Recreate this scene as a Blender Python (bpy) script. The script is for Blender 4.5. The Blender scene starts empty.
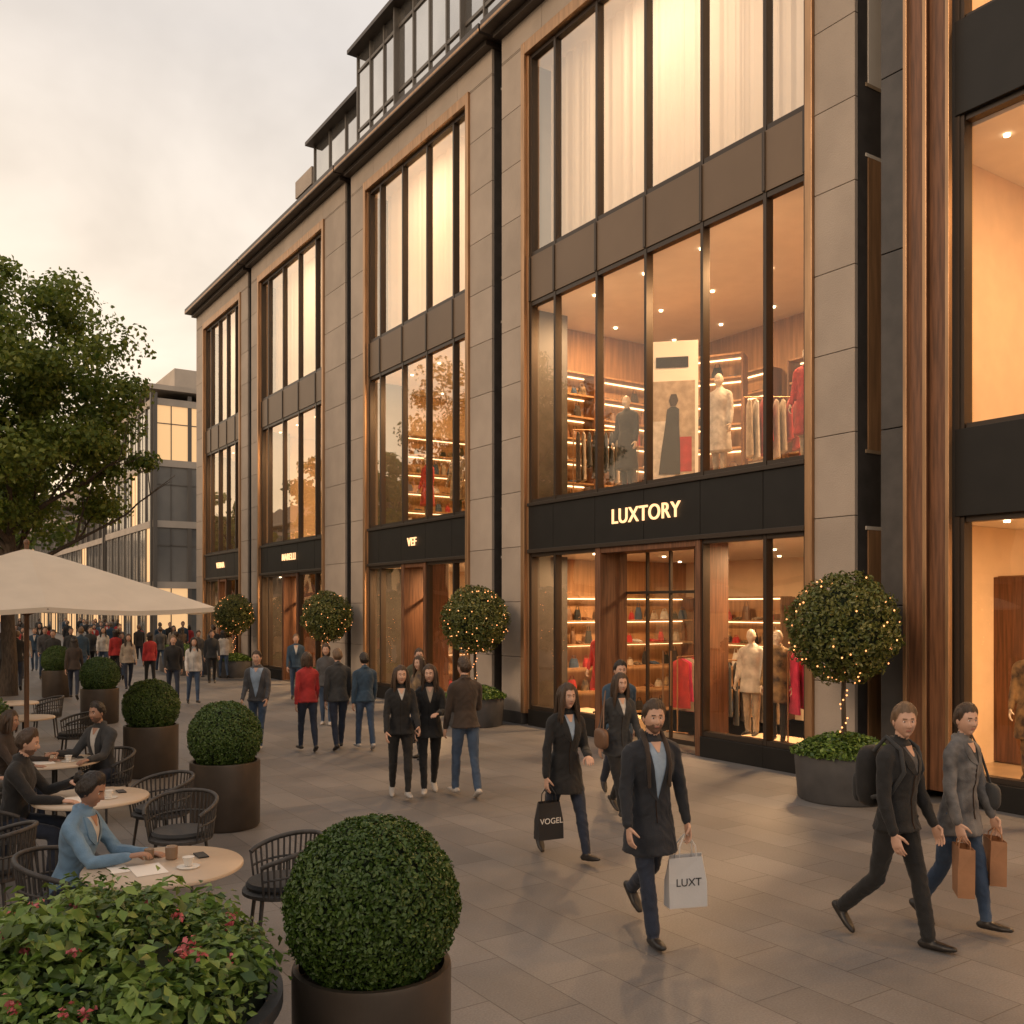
import bpy, bmesh, math, random
import numpy as np
from mathutils import Vector, Matrix, noise
from mathutils.bvhtree import BVHTree
R=random.Random(7); NR=np.random.default_rng(7)
rad=math.radians
sc=bpy.context.scene
sc.view_settings.view_transform='Standard'; sc.view_settings.look='None'; sc.view_settings.exposure=0
COL=sc.collection
# ------------------------------------------------------------ materials
def mat(name,col,rough=.6,metal=0,var=0.0,vscale=3,bump=0,bscale=60,island=0,col2=None,emit=None,estr=0,sheen=0,stretch=None,transl=0,spec=None):
    m=bpy.data.materials.new(name); m.use_nodes=True; nt=m.node_tree; N=nt.nodes; L=nt.links
    b=N['Principled BSDF']; b.inputs['Roughness'].default_value=rough; b.inputs['Metallic'].default_value=metal
    c=(*col,1); b.inputs['Base Color'].default_value=c
    if spec is not None: b.inputs['Specular IOR Level'].default_value=spec
    out=None
    if var or island or col2 or bump:
        tc=N.new('ShaderNodeTexCoord'); src=tc.outputs['Object']
        if stretch:
            mp=N.new('ShaderNodeMapping'); mp.inputs['Scale'].default_value=stretch; L.new(src,mp.inputs[0]); src=mp.outputs[0]
    if var or island or col2:
        mx=N.new('ShaderNodeMix'); mx.data_type='RGBA'
        c2=col2 if col2 else tuple(x*(1-var) for x in col)
        mx.inputs[6].default_value=c; mx.inputs[7].default_value=(*c2,1)
        nz=N.new('ShaderNodeTexNoise'); nz.inputs['Scale'].default_value=vscale; nz.inputs['Detail'].default_value=4
        L.new(src,nz.inputs['Vector'])
        r=N.new('ShaderNodeMapRange'); r.inputs[1].default_value=.35; r.inputs[2].default_value=.65; L.new(nz.outputs['Fac'],r.inputs[0])
        f=r.outputs[0]
        if island:
            g=N.new('ShaderNodeNewGeometry'); mm=N.new('ShaderNodeMix'); mm.inputs[0].default_value=island
            L.new(f,mm.inputs[2]); L.new(g.outputs['Random Per Island'],mm.inputs[3]); f=mm.outputs[0]
        L.new(f,mx.inputs[0]); L.new(mx.outputs[2],b.inputs['Base Color']); out=mx.outputs[2]
    if bump:
        n2=N.new('ShaderNodeTexNoise'); n2.inputs['Scale'].default_value=bscale; n2.inputs['Detail'].default_value=3; L.new(src,n2.inputs['Vector'])
        bp=N.new('ShaderNodeBump'); bp.inputs['Strength'].default_value=bump; bp.inputs['Distance'].default_value=.02
        L.new(n2.outputs['Fac'],bp.inputs['Height']); L.new(bp.outputs[0],b.inputs['Normal'])
    if emit:
        b.inputs['Emission Color'].default_value=(*emit,1); b.inputs['Emission Strength'].default_value=estr
        m.cycles.emission_sampling='NONE'
    if sheen: b.inputs['Sheen Weight'].default_value=sheen
    if transl:
        t=N.new('ShaderNodeBsdfTranslucent'); ms=N.new('ShaderNodeMixShader'); ms.inputs[0].default_value=transl
        if out: L.new(out,t.inputs[0])
        else: t.inputs[0].default_value=c
        L.new(b.outputs[0],ms.inputs[1]); L.new(t.outputs[0],ms.inputs[2]); L.new(ms.outputs[0],N['Material Output'].inputs[0])
    return m
def glass(name,base,mult,tint,wave=.02):
    m=bpy.data.materials.new(name); m.use_nodes=True; nt=m.node_tree; N=nt.nodes; L=nt.links
    N.remove(N['Principled BSDF'])
    fr=N.new('ShaderNodeFresnel'); fr.inputs[0].default_value=1.5
    ma=N.new('ShaderNodeMath'); ma.operation='MULTIPLY_ADD'; ma.use_clamp=True; ma.inputs[1].default_value=mult; ma.inputs[2].default_value=base
    L.new(fr.outputs[0],ma.inputs[0])
    t=N.new('ShaderNodeBsdfTransparent'); t.inputs[0].default_value=(*tint,1)
    g=N.new('ShaderNodeBsdfGlossy'); g.inputs['Roughness'].default_value=.015; g.inputs[0].default_value=(1,.93,.84,1)
    tc=N.new('ShaderNodeTexCoord'); nz=N.new('ShaderNodeTexNoise'); nz.inputs['Scale'].default_value=.9; nz.inputs['Detail'].default_value=1
    bp=N.new('ShaderNodeBump'); bp.inputs['Strength'].default_value=wave; bp.inputs['Distance'].default_value=.3
    L.new(tc.outputs['Object'],nz.inputs[0]); L.new(nz.outputs['Fac'],bp.inputs['Height']); L.new(bp.outputs[0],g.inputs['Normal'])
    ms=N.new('ShaderNodeMixShader'); L.new(ma.outputs[0],ms.inputs[0]); L.new(t.outputs[0],ms.inputs[1]); L.new(g.outputs[0],ms.inputs[2])
    L.new(ms.outputs[0],N['Material Output'].inputs[0]); return m
M={}
M['stone']=mat('stone_cladding',(.43,.36,.30),.75,var=.25,vscale=1.2,bump=.35,bscale=45,island=.45)
M['darkstone']=mat('dark_granite',(.065,.058,.054),.5,var=.3,vscale=4,bump=.1,bscale=80)
M['cornice']=mat('cornice_metal',(.07,.055,.045),.45,metal=.3,var=.2)
M['copper']=mat('bronze_trim',(.50,.30,.165),.40,metal=.75,var=.3,vscale=1.5,stretch=(6,6,.6),bump=.05,bscale=30)
M['wood']=mat('walnut_wood',(.20,.088,.042),.5,var=.5,vscale=3,stretch=(9,9,.6),bump=.1,bscale=12)
M['frame']=mat('window_frame_metal',(.055,.042,.033),.4,metal=.5)
M['bframe']=mat('office_frame',(.14,.125,.11),.5,metal=.2)
M['black']=mat('black_fascia',(.014,.013,.012),.5,var=.2,spec=.3)
M['spandrel']=mat('bronze_spandrel',(.17,.118,.078),.45,metal=.35,var=.2,vscale=.7,island=.4)
M['glass']=glass('shop_glass',.01,1.2,(.93,.91,.88))
M['glassup']=glass('coated_glass',.20,1.7,(.9,.88,.84),.015)
M['plaster']=mat('warm_plaster',(.72,.55,.38),.8,var=.08)
M['cream']=mat('cream_plaster',(.82,.75,.66),.8,var=.05)
M['sheer']=mat('sheer_curtain',(.84,.78,.70),.9,transl=.45)
M['panelwood']=mat('oak_panel',(.45,.25,.12),.5,var=.35,vscale=2,stretch=(6,6,.5))
M['intfloor']=mat('interior_floor',(.42,.31,.2),.3,var=.2)
M['lamp']=mat('downlight_lens',(1,.9,.7),.4,emit=(1,.74,.45),estr=8)
M['strip']=mat('led_strip',(1,.85,.6),.4,emit=(1,.66,.34),estr=4.5)
M['sign']=mat('sign_letters',(.5,.3,.12),.4,emit=(1,.56,.27),estr=1.7)
M['white']=mat('white_card',(.78,.75,.70),.7)
M['planter']=mat('planter_bronze',(.085,.068,.055),.42,metal=.45,var=.3,vscale=2.5,bump=.05,bscale=25)
M['planterg']=mat('planter_grey',(.10,.10,.105),.55,metal=.2,var=.3,vscale=3,bump=.08)
M['soil']=mat('soil',(.03,.02,.014),.95,bump=.6)
M['box']=mat('boxwood_leaf',(.028,.068,.010),.45,col2=(.085,.145,.022),island=.75,transl=.15)
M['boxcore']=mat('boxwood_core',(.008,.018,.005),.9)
M['bay']=mat('bay_leaf',(.045,.08,.018),.4,col2=(.17,.17,.04),island=.75,transl=.15)
M['leaf']=mat('tree_leaf',(.06,.12,.014),.5,col2=(.22,.25,.04),island=.7,vscale=.5,transl=.4)
M['herb']=mat('herb_leaf',(.10,.20,.03),.45,col2=(.26,.36,.08),island=.7,transl=.25)
M['herb2']=mat('herb_leaf_dark',(.035,.09,.02),.45,col2=(.12,.17,.04),island=.8,transl=.2)
M['flower']=mat('flower_petal',(.5,.05,.06),.5,col2=(.65,.22,.24),island=.8,transl=.2)
M['bark']=mat('bark',(.09,.065,.045),.9,var=.5,vscale=8,bump=.8,bscale=20,stretch=(3,3,.7))
M['fairy']=mat('fairy_light',(1,.6,.3),.4,emit=(1,.36,.12),estr=2.4)
M['canvas']=mat('umbrella_canvas',(.74,.66,.55),.85,var=.07,bump=.1,bscale=200,transl=.25)
M['uwood']=mat('umbrella_pole_wood',(.14,.07,.035),.5,var=.3,stretch=(8,8,1))
M['rattan']=mat('chair_rattan',(.06,.055,.052),.6,var=.4,vscale=20)
M['tabletop']=mat('table_top',(.52,.42,.32),.35,var=.1,vscale=4)
M['dmetal']=mat('dark_metal',(.03,.03,.03),.4,metal=.6)
M['ceramic']=mat('ceramic',(.7,.68,.64),.25)
M['glassjar']=mat('candle_jar',(.22,.15,.1),.15)
M['brown']=mat('brown_paper',(.36,.18,.09),.75,var=.15,vscale=9,bump=.1)
M['paperw']=mat('white_paper_bag',(.58,.58,.59),.55,var=.08,bump=.05)
M['paperb']=mat('black_paper_bag',(.02,.02,.022),.4)
M['leather']=mat('brown_leather',(.15,.08,.045),.5,bump=.1)
M['eyew']=mat('eye_white',(.7,.66,.62),.3); M['eyed']=mat('eye_dark',(.03,.018,.012),.2)
M['lip']=mat('lips',(.40,.15,.12),.5)
def cloth(n,c,**k): 
    M[n]=mat('cloth_'+n,c,.85,var=.35,vscale=7,bump=.18,bscale=110,sheen=.1,**k)
cloth('navy',(.018,.021,.029)); cloth('blk',(.013,.013,.014)); cloth('char',(.036,.038,.041)); cloth('dgrey',(.08,.08,.085))
cloth('denim',(.16,.28,.42)); cloth('jean',(.05,.085,.15)); cloth('jeand',(.018,.027,.052)); cloth('redc',(.42,.028,.028))
cloth('browng',(.045,.030,.022)); cloth('tweed',(.17,.165,.165),col2=(.05,.05,.055)); cloth('teal',(.03,.065,.11)); cloth('beige',(.42,.34,.26)); cloth('whitec',(.6,.57,.53))
cloth('shirtb',(.32,.42,.55)); cloth('pink',(.6,.03,.12)); cloth('gold',(.3,.2,.1),col2=(.04,.03,.03)); cloth('olive',(.08,.08,.05))
M['shoe']=mat('shoe_leather',(.02,.017,.015),.4); M['sneak']=mat('sneaker',(.4,.38,.36),.6)
M['skinL']=mat('skin_light',(.54,.33,.24),.5,var=.12,vscale=14); M['skinM']=mat('skin_medium',(.36,.20,.135),.5,var=.12,vscale=14)
M['hairD']=mat('hair_dark',(.018,.012,.009),.5,var=.5,vscale=30,stretch=(1,1,.15),bump=.5,bscale=90)
M['hairB']=mat('hair_brown',(.06,.034,.019),.5,var=.5,vscale=30,stretch=(1,1,.15),bump=.5,bscale=90)
M['hairL']=mat('hair_sandy',(.17,.105,.06),.5,var=.4,vscale=30,stretch=(1,1,.15),bump=.5,bscale=90)
M['stub']=mat('stubble',(.20,.115,.08),.7,var=.3,vscale=60)
M['mann']=mat('mannequin_shell',(.6,.52,.44),.4)
# ------------------------------------------------------------ mesh builder
class MB:
    def __init__(s): s.v=[];s.f=[];s.m=[];s.mats=[]
    def mi(s,k):
        if k not in s.mats: s.mats.append(k)
        return s.mats.index(k)
    def box(s,x0,x1,y0,y1,z0,z1,k):
        if x0>x1:x0,x1=x1,x0
        if y0>y1:y0,y1=y1,y0
        i=len(s.v); s.v+=[(x0,y0,z0),(x1,y0,z0),(x1,y1,z0),(x0,y1,z0),(x0,y0,z1),(x1,y0,z1),(x1,y1,z1),(x0,y1,z1)]
        s.f+=[tuple(i+j for j in q) for q in ((0,3,2,1),(4,5,6,7),(0,1,5,4),(1,2,6,5),(2,3,7,6),(3,0,4,7))]; s.m+=[s.mi(k)]*6
    def quad(s,pts,k):
        i=len(s.v); s.v+=[tuple(p) for p in pts]; s.f.append(tuple(range(i,i+len(pts)))); s.m.append(s.mi(k))
    def rings(s,rs,k,n=14,cap=True):
        i0=len(s.v); mm=s.mi(k)
        for c,ax,ay in rs:
            for j in range(n):
                a=2*math.pi*j/n; s.v.append(tuple(Vector(c)+ax*math.cos(a)+ay*math.sin(a)))
        for r in range(len(rs)-1):
            for j in range(n):
                a=i0+r*n+j; b=i0+r*n+(j+1)%n; s.f.append((a,b,b+n,a+n)); s.m.append(mm)
        if cap:
            s.f.append(tuple(i0+j for j in reversed(range(n)))); s.m.append(mm)
            e=i0+(len(rs)-1)*n; s.f.append(tuple(e+j for j in range(n))); s.m.append(mm)
    def tube(s,pts,rr,k,n=10,rnd=False):
        pts=[Vector(p) for p in pts]
        if not hasattr(rr,'__len__'): rr=[rr]*len(pts)
        rr=list(rr)
        if rnd:
            d0=(pts[0]-pts[1]).normalized(); d1=(pts[-1]-pts[-2]).normalized()
            a,b=pts[0],pts[-1]; ra,rb=rr[0],rr[-1]
            pts=[a+d0*ra*.95,a+d0*ra*.7]+pts+[b+d1*rb*.7,b+d1*rb*.95]; rr=[ra*.3,ra*.72]+rr+[rb*.72,rb*.3]
        rs=[]; ref=None
        for i,p in enumerate(pts):
            t=(pts[min(i+1,len(pts)-1)]-pts[max(i-1,0)])
            t=t.normalized() if t.length>1e-9 else Vector((0,0,1))
            if ref is None:
                ref=Vector((1,0,0)) if abs(t.x)<.8 else Vector((0,1,0))
            ay=t.cross(ref); 
            if ay.length<1e-4: ay=t.cross(Vector((.3,.9,.2)))
            ay.normalize(); ax=ay.cross(t).normalized(); ref=ax
            rs.append((p,ax*rr[i],ay*rr[i]))
        s.rings(rs,k,n)
    def lathe(s,c,prof,k,n=40,cap=True):
        s.rings([(Vector((c[0],c[1],c[2]+z)),Vector((r,0,0)),Vector((0,r,0))) for r,z in prof],k,n,cap)
    def ell(s,c,r,k,n=12,m=8):
        s.rings([(Vector((c[0],c[1],c[2]-r[2]*math.cos(math.pi*(i+.15)/(m+.3)))),Vector((r[0]*math.sin(math.pi*(i+.15)/(m+.3)),0,0)),Vector((0,r[1]*math.sin(math.pi*(i+.15)/(m+.3)),0))) for i in range(m+1)],k,n)
    def obj(s,name,parent=None,smooth=False,bevel=0):
        me=bpy.data.meshes.new(name); me.from_pydata(s.v,[],s.f)
        for k in s.mats: me.materials.append(M[k])
        me.polygons.foreach_set('material_index',s.m)
        if smooth: me.polygons.foreach_set('use_smooth',[True]*len(s.f))
        me.update(); o=bpy.data.objects.new(name,me); COL.objects.link(o)
        if parent: o.parent=parent
        if bevel:
            b=o.modifiers.new('b','BEVEL'); b.width=bevel; b.segments=2; b.limit_method='ANGLE'; b.angle_limit=rad(50)
        if smooth:
            try: me.set_sharp_from_angle(angle=rad(50))
            except Exception: pass
        return o
def empty(name,loc=(0,0,0),rz=0):
    e=bpy.data.objects.new(name,None); e.location=loc; e.rotation_euler=(0,0,rz); e.empty_display_size=.2; COL.objects.link(e); return e
def leaves(name,C,Nn,size,ks,ratio=None,parent=None,aspect=.55,fold=.15):
    n=len(C); Nn=Nn/np.linalg.norm(Nn,axis=1,keepdims=True)
    T=NR.normal(size=(n,3)); T-= (T*Nn).sum(1,keepdims=True)*Nn; T/=np.linalg.norm(T,axis=1,keepdims=True)
    B=np.cross(Nn,T); s=size[:,None]
    V=np.stack([C-T*s*.5, C+B*s*aspect*.5+Nn*s*fold, C+T*s*.5, C-B*s*aspect*.5+Nn*s*fold],1).reshape(-1,3)
    i=np.arange(n)*4
    F=np.concatenate([np.stack([i,i+1,i+2],1),np.stack([i,i+2,i+3],1)],1).reshape(-1,3)
    me=bpy.data.meshes.new(name); me.vertices.add(4*n); me.vertices.foreach_set('co',V.astype(np.float32).ravel())
    me.loops.add(len(F)*3); me.loops.foreach_set('vertex_index',F.astype(np.int32).ravel())
    me.polygons.add(len(F)); me.polygons.foreach_set('loop_start',(np.arange(len(F))*3).astype(np.int32)); 
    for k in ks: me.materials.append(M[k])
    if len(ks)>1:
        ch=NR.choice(len(ks),size=n,p=ratio); me.polygons.foreach_set('material_index',np.repeat(ch,2).astype(np.int32))
    me.update(calc_edges=True); me.validate()
    o=bpy.data.objects.new(name,me); COL.objects.link(o)
    if parent: o.parent=parent
    return o
# ------------------------------------------------------------ world
SUN_AZ=rad(-98); SUN_EL=rad(27)
w=bpy.data.worlds.new('World'); sc.world=w; w.use_nodes=True; nt=w.node_tree; N=nt.nodes; L=nt.links; N.clear()
out=N.new('ShaderNodeOutputWorld'); tc=N.new('ShaderNodeTexCoord')
sky=N.new('ShaderNodeTexSky'); sky.sky_type='NISHITA'; sky.sun_disc=False; sky.sun_elevation=SUN_EL; sky.sun_rotation=SUN_AZ; sky.air_density=1.5; sky.dust_density=3
b1=N.new('ShaderNodeBackground'); b1.inputs[1].default_value=.08; L.new(sky.outputs[0],b1.inputs[0])
sp=N.new('ShaderNodeSeparateXYZ'); L.new(tc.outputs['Generated'],sp.inputs[0])
rp=N.new('ShaderNodeValToRGB'); L.new(sp.outputs[2],rp.inputs[0]); cr=rp.color_ramp
cr.elements[0].position=0; cr.elements[0].color=(.98,.68,.43,1); cr.elements[1].position=1; cr.elements[1].color=(.42,.40,.385,1)
for p,c in ((.10,(.97,.75,.52)),(.24,(.86,.735,.60)),(.5,(.62,.57,.53))):
    e=cr.elements.new(p); e.color=(*c,1)
ad=N.new('ShaderNodeMath'); ad.operation='ADD'; ad.inputs[1].default_value=.22; L.new(sp.outputs[2],ad.inputs[0])
dv=N.new('ShaderNodeVectorMath'); dv.operation='DIVIDE'; cb=N.new('ShaderNodeCombineXYZ')
for i in range(3): L.new(ad.outputs[0],cb.inputs[i])
L.new(tc.outputs['Generated'],dv.inputs[0]); L.new(cb.outputs[0],dv.inputs[1])
nz=N.new('ShaderNodeTexNoise'); nz.inputs['Scale'].default_value=1.6; nz.inputs['Detail'].default_value=5; nz.inputs['Roughness'].default_value=.55; nz.inputs['Distortion'].default_value=.3; L.new(dv.outputs[0],nz.inputs[0])
mr=N.new('ShaderNodeMapRange'); mr.inputs[1].default_value=.35; mr.inputs[2].default_value=.68; mr.inputs[3].default_value=.85; mr.inputs[4].default_value=1.14; L.new(nz.outputs['Fac'],mr.inputs[0])
vm=N.new('ShaderNodeVectorMath'); vm.operation='SCALE'; L.new(rp.outputs[0],vm.inputs[0]); L.new(mr.outputs[0],vm.inputs['Scale'])
ga,ge=rad(-24),rad(7)
gd=Vector((math.sin(ga)*math.cos(ge),math.cos(ga)*math.cos(ge),math.sin(ge)))
dt=N.new('ShaderNodeVectorMath'); dt.operation='DOT_PRODUCT'; dt.inputs[1].default_value=gd; L.new(tc.outputs['Generated'],dt.inputs[0])
pw=N.new('ShaderNodeMath'); pw.operation='POWER'; pw.inputs[1].default_value=6; mx0=N.new('ShaderNodeMath'); mx0.operation='MAXIMUM'; mx0.inputs[1].default_value=0
L.new(dt.outputs['Value'],mx0.inputs[0]); L.new(mx0.outputs[0],pw.inputs[0])
gl=N.new('ShaderNodeVectorMath'); gl.operation='SCALE'; gl.inputs[0].default_value=(.24,.16,.07); L.new(pw.outputs[0],gl.inputs['Scale'])
sm=N.new('ShaderNodeVectorMath'); sm.operation='ADD'; L.new(vm.outputs[0],sm.inputs[0]); L.new(gl.outputs[0],sm.inputs[1])
b2=N.new('ShaderNodeBackground'); b2.inputs[1].default_value=1.36; L.new(sm.outputs[0],b2.inputs[0])
mixw=N.new('ShaderNodeMixShader'); mixw.inputs[0].default_value=.90; L.new(b1.outputs[0],mixw.inputs[1]); L.new(b2.outputs[0],mixw.inputs[2]); L.new(mixw.outputs[0],out.inputs[0])
sd=Vector((math.sin(SUN_AZ)*math.cos(SUN_EL),math.cos(SUN_AZ)*math.cos(SUN_EL),math.sin(SUN_EL)))
sl=bpy.data.lights.new('sun','SUN'); sl.energy=1.2; sl.angle=rad(20); sl.color=(1,.67,.40)
so=bpy.data.objects.new('sun',sl); so.rotation_euler=(-sd).to_track_quat('-Z','Y').to_euler(); COL.objects.link(so)
# ------------------------------------------------------------ camera
TH=math.atan(632/950)
cam=bpy.data.cameras.new('camera'); cam.lens=950/1024*36; cam.sensor_width=36; cam.shift_y=95/1024; cam.clip_end=2000
co=bpy.data.objects.new('camera',cam); co.location=(0,0,2.5); co.rotation_euler=(rad(90),0,-TH); COL.objects.link(co); sc.camera=co
# ------------------------------------------------------------ ground
gm=bpy.data.materials.new('stone_paving'); gm.use_nodes=True; nt=gm.node_tree; N=nt.nodes; L=nt.links; b=N['Principled BSDF']
tc=N.new('ShaderNodeTexCoord'); mp=N.new('ShaderNodeMapping'); mp.inputs['Rotation'].default_value=(0,0,rad(90)); L.new(tc.outputs['Object'],mp.inputs[0])
br=N.new('ShaderNodeTexBrick'); br.offset=.37; br.inputs['Scale'].default_value=1; br.inputs['Brick Width'].default_value=.95; br.inputs['Row Height'].default_value=.46
br.inputs['Mortar Size'].default_value=.005; br.inputs['Mortar Smooth'].default_value=.3; br.inputs['Bias'].default_value=0
br.inputs['Color1'].default_value=(.142,.136,.134,1); br.inputs['Color2'].default_value=(.188,.180,.176,1); br.inputs['Mortar'].default_value=(.085,.08,.078,1)
L.new(mp.outputs[0],br.inputs[0])
n1=N.new('ShaderNodeTexNoise'); n1.inputs['Scale'].default_value=.5; n1.inputs['Detail'].default_value=6; n1.inputs['Roughness'].default_value=.65; L.new(tc.outputs['Object'],n1.inputs[0])
n2=N.new('ShaderNodeTexNoise'); n2.inputs['Scale'].default_value=70; n2.inputs['Detail'].default_value=3; L.new(tc.outputs['Object'],n2.inputs[0])
r1=N.new('ShaderNodeMapRange'); r1.inputs[1].default_value=.3; r1.inputs[2].default_value=.7; r1.inputs[3].default_value=.76; r1.inputs[4].default_value=1.2; L.new(n1.outputs['Fac'],r1.inputs[0])
r2=N.new('ShaderNodeMapRange'); r2.inputs[1].default_value=.3; r2.inputs[2].default_value=.7; r2.inputs[3].default_value=.84; r2.inputs[4].default_value=1.16; L.new(n2.outputs['Fac'],r2.inputs[0])
mu=N.new('ShaderNodeMath'); mu.operation='MULTIPLY'; L.new(r1.outputs[0],mu.inputs[0]); L.new(r2.outputs[0],mu.inputs[1])
vs=N.new('ShaderNodeVectorMath'); vs.operation='SCALE'; L.new(br.outputs['Color'],vs.inputs[0]); L.new(mu.outputs[0],vs.inputs['Scale']); L.new(vs.outputs[0],b.inputs['Base Color'])
rr=N.new('ShaderNodeMapRange'); rr.inputs[3].default_value=.36; rr.inputs[4].default_value=.66; L.new(n1.outputs['Fac'],rr.inputs[0]); L.new(rr.outputs[0],b.inputs['Roughness'])
iv=N.new('ShaderNodeMath'); iv.operation='MULTIPLY_ADD'; iv.inputs[1].default_value=-1; L.new(br.outputs['Fac'],iv.inputs[0])
m3=N.new('ShaderNodeMath'); m3.operation='MULTIPLY'; m3.inputs[1].default_value=.25; L.new(n2.outputs['Fac'],m3.inputs[0]); L.new(m3.outputs[0],iv.inputs[2])
bp=N.new('ShaderNodeBump'); bp.inputs['Strength'].default_value=.35; bp.inputs['Distance'].default_value=.01; L.new(iv.outputs[0],bp.inputs['Height']); L.new(bp.outputs[0],b.inputs['Normal'])
M['paving']=gm
g=MB(); g.quad([(-600,-600,0),(600,-600,0),(600,900,0),(-600,900,0)],'paving'); g.obj('ground_paving')
# ------------------------------------------------------------ main building
BLD=empty('shopping_gallery_building')
stone=MB(); dark=MB(); cop=MB(); frm=MB(); spn=MB(); gls=MB(); corn=MB(); inter=MB(); lampm=MB(); curt=MB()
XF=11.40; XG=11.54
def panels(y0,y1,z0,z1,mb=stone,x=XF,h=1.18,k='stone'):
    z=z0
    while z<z1-.02:
        zz=min(z+h,z1); mb.box(x,x+.07,y0+.004,y1-.004,z+.005,zz-.005,k); z=zz
def pane(y0,y1,z0,z1,k,x=XG):
    d=[R.uniform(-.004,.004) for _ in range(3)]
    gls.quad([(x+d[0],y1,z0),(x+d[1],y0,z0),(x+d[1]+d[2],y0,z1),(x+d[0]+d[2],y1,z1)],k)
def curtain(y0,y1,z0,z1,x=12.0):
    n=int((y1-y0)/.045); pts=[]
    for i in range(n+1):
        y=y0+(y1-y0)*i/n; pts.append((x+.035*math.sin(y*17+math.sin(y*3.1)*2)+.01*math.sin(y*53),y))
    for (a,b_) in zip(pts,pts[1:]): curt.quad([(a[0],a[1],z0),(b_[0],b_[1],z0),(b_[0],b_[1],z1),(a[0],a[1],z1)],'sheer')
def area(x,y,z,e,size=.5,col=(1,.66,.36)):
    l=bpy.data.lights.new('ceiling_light','AREA'); l.shape='DISK'; l.size=size; l.energy=e; l.color=col
    o=bpy.data.objects.new('ceiling_light',l); o.location=(x,y,z); COL.objects.link(o); o.parent=BLD
def room(y0,y1,z0,z1,dep,wk,bk,e,col=(1,.60,.29),nl=1,fx=.3,dl=True):
    x0=11.7;x1=x0+dep
    inter.box(x1,x1+.1,y0,y1,z0,z1,bk); inter.box(x0,x1,y1-.06,y1,z0,z1-.003,wk); inter.box(x0,x1,y0,y0+.06,z0,z1-.003,wk)
    inter.box(x0-.05,x1,y0,y1,z0-.05,z0,'intfloor'); inter.box(x0-.05,x1,y0,y1,z1,z1+.05,'cream')
    for i in range(nl):
        area(x0+dep*fx,y0+(y1-y0)*(i+.5)/nl,z1-.06,e/nl,.45,col)
    if dl:
        ny=max(2,int((y1-y0)/1.5))
        for i in range(ny):
            for j in range(3):
                lampm.lathe((x0+.5+j*(dep-1)/2.2,y0+(y1-y0)*(i+.5)/ny,z1-.03),[(.04,0),(.04,.03)],'lamp',10)
Z=dict(s=.34,b0=3.65,b1=4.68,f2=8.95,f3=9.9,t=14.2,top=15.0)
mods=[(8.44,9.24,16.62,17.55),(17.95,19.0,24.55,25.6),(26.0,27.65,33.6,34.5),(34.9,35.8,40.6,41.8)]
doors={0:(11.49,14.3)}
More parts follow.
